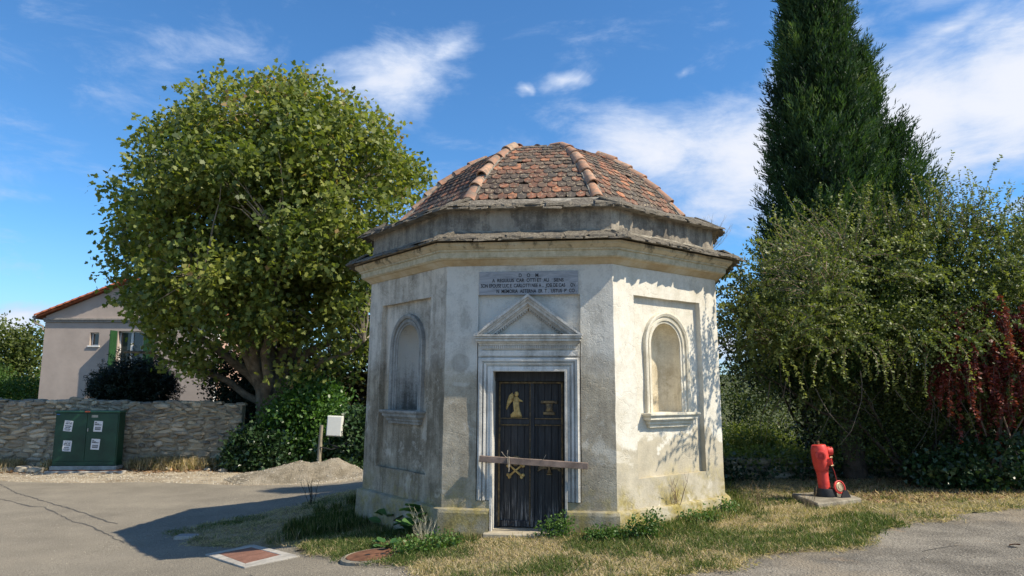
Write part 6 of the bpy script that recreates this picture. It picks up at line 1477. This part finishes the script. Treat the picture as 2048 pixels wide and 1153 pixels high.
weed('leafy weed under the lime-washed wall beside the dry twig plant', 2.25, 8.98, [((0, 0, .07), (.22, .10, .07)), ((.2, .05, .10), (.08, .08, .08))], 60, .032, 3, tb=0)
weed('low green weed at the right foot of the lime-washed wall', 2.78, 9.55, [((0, 0, .08), (.16, .1, .08))], 50, .035, 4)
weed('low leafy weed between the drain and the chapel corner', -1.05, 8.05, [((0, 0, .08), (.3, .15, .08)), ((.3, .1, .1), (.2, .1, .1))], 110, .04, 5)
weed('low spreading weed right of the doorway', 1.05, 8.15, [((0, 0, .07), (.22, .1, .07))], 60, .035, 6, tb=-.05)
# broad-leaved plants: each leaf a piece
m_broad = simple('broad_leaf', (.055, .13, .03), .45, vary=.2, scale=12, bump=.3, spec=.45)
def broad_mesh(seed):
    rr = random.Random(seed); nL, nW = 6, 4; vs = []; f = []
    for i in range(nL+1):
        v = i/nL; wdt = math.sin(math.pi*min(1, v*.92+.08))**.7*.42*(1 if v < .6 else 1-(v-.6)*.8)
        for j in range(-nW//2, nW//2+1):
            u = j/(nW/2); vs.append((u*wdt, v, .12*abs(u)-.25*v*v+rr.uniform(-.015, .015)))
    W2 = nW+1
    for i in range(nL):
        for j in range(nW): f.append((i*W2+j, i*W2+j+1, (i+1)*W2+j+1, (i+1)*W2+j))
    me = bpy.data.meshes.new('leaf'); me.from_pydata(vs, [], f); me.materials.append(m_broad); me.polygons.foreach_set('use_smooth', np.ones(len(f), dtype=bool)); return me
bme = [broad_mesh(i) for i in range(4)]
def broad(label, x, y, n_, size, seed, spread=.12, hh=.1):
    e = empty('broad_leaved_plant', (x, y, gzf(x, y)+.02)); tag(e, label, 'plant'); rr = random.Random(seed)
    for i in range(n_):
        a = rr.uniform(0, 6.28); s_ = size*rr.uniform(.6, 1.2); h_ = rr.uniform(.02, hh); d_ = rr.uniform(.02, spread)
        o = link('leaf', bme[i % 4], None, e); o.location = (math.sin(a)*-d_, math.cos(a)*d_, h_); o.rotation_euler = Euler((rr.uniform(.05, .8), rr.uniform(-.4, .4), a), 'XYZ'); o.scale = (s_, s_, s_)
    mb = MB(); mb.tube([(0, 0, -.03), (0, 0, hh)], .008, 5); link('stalk', mb.mesh('stalk'), m_broad, e)
broad('bright broad-leaved dock at the left corner of the chapel, catching the sun', -1.42, 8.45, 12, .11, 1, .16, .08)
broad('dark broad-leaved burdock in the shade against the left plinth', -1.05, 9.0, 20, .20, 2, .26, .32)
broad('broad-leaved plant further back in the shade along the left plinth', -1.55, 9.6, 14, .18, 3, .26, .22)
# twiggy dry plants
def twiggy(name, label, cat, loc, h, n_, spread, col_, seed, rad=.004, world=True):
    e = empty(name, loc); tag(e, label, cat); rr = random.Random(seed); mb = MB()
    for i in range(n_):
        a = rr.uniform(0, 6.28); tl = rr.uniform(0, spread); d_ = Vector((math.cos(a)*math.sin(tl), math.sin(a)*math.sin(tl), math.cos(tl))); L_ = h*rr.uniform(.5, 1.1); p = Vector((rr.uniform(-.03, .03), rr.uniform(-.02, .02), 0)); pts = [p]
        for k in range(5): d_ = (d_+Vector((rr.uniform(-.12, .12), rr.uniform(-.12, .12), .05))).normalized(); p = p+d_*L_/5; pts.append(p)
        mb.tube(pts, [rad*(1-.15*k) for k in range(6)], 4, caps=False)
        for k in range(2, 6):
            for q in range(2):
                d2 = (d_+Vector((rr.uniform(-.7, .7), rr.uniform(-.7, .7), rr.uniform(-.1, .5)))).normalized(); mb.tube([pts[k], pts[k]+d2*L_*.14, pts[k]+d2*L_*.22+Vector((0, 0, .01))], [rad*.5, rad*.4, rad*.2], 3, caps=False)
    link('stems', mb.mesh('stems', fixn=False), simple(name+'_stem', col_, .9, bump=0), e)
twiggy('dry_plant', 'dead reddish-brown twiggy plant standing against the lime-washed wall', 'plant', (2.02, 9.12, .05), .52, 12, .35, (.17, .10, .08), 1, .005)
p_ = chap(FP(2, -.90, -.10, 3.60)); twiggy('dry_tuft', 'dead straw-coloured tuft growing on the cornice at the right corner', 'plant', (p_.x+.05, p_.y, 3.60), .46, 60, 1.0, (.34, .27, .18), 2, .0035)
twiggy('dry_grass_tuft', 'long bleached grass stems arching out at the left corner of the chapel front', 'grass tuft', (-.98, 8.36, -.06), .38, 16, .8, (.45, .42, .30), 3, .0025)
twiggy('thistle', 'thin dark seeding weed stems against the road, left of the chapel', 'weed', (-3.6, 13.2, gzf(-3.6, 13.2)), .55, 7, .5, (.06, .05, .035), 4, .006)
twiggy('dry_plant', 'brown weed stems in the grass between the chapel and the hydrant', 'plant', (3.35, 9.9, .06), .35, 10, .5, (.22, .15, .09), 5, .003)
twiggy('dry_plant', 'thin dry stems standing in front of the hydrant slab', 'plant', (3.95, 9.75, .06), .34, 8, .4, (.30, .22, .13), 6, .003)
o = link('rusty_scrap', bme[0].copy(), None); o.data.materials.clear(); o.data.materials.append(m_rust); o.location = (5.17, 7.48, gzf(5.17, 7.48)+.035); o.scale = (.10,)*3; o.rotation_euler = (.1, .2, 1.2); tag(o, 'small curled rust-brown scrap lying on the asphalt at the right edge', 'leaf')  # leaf mesh standing in for a small rusty item
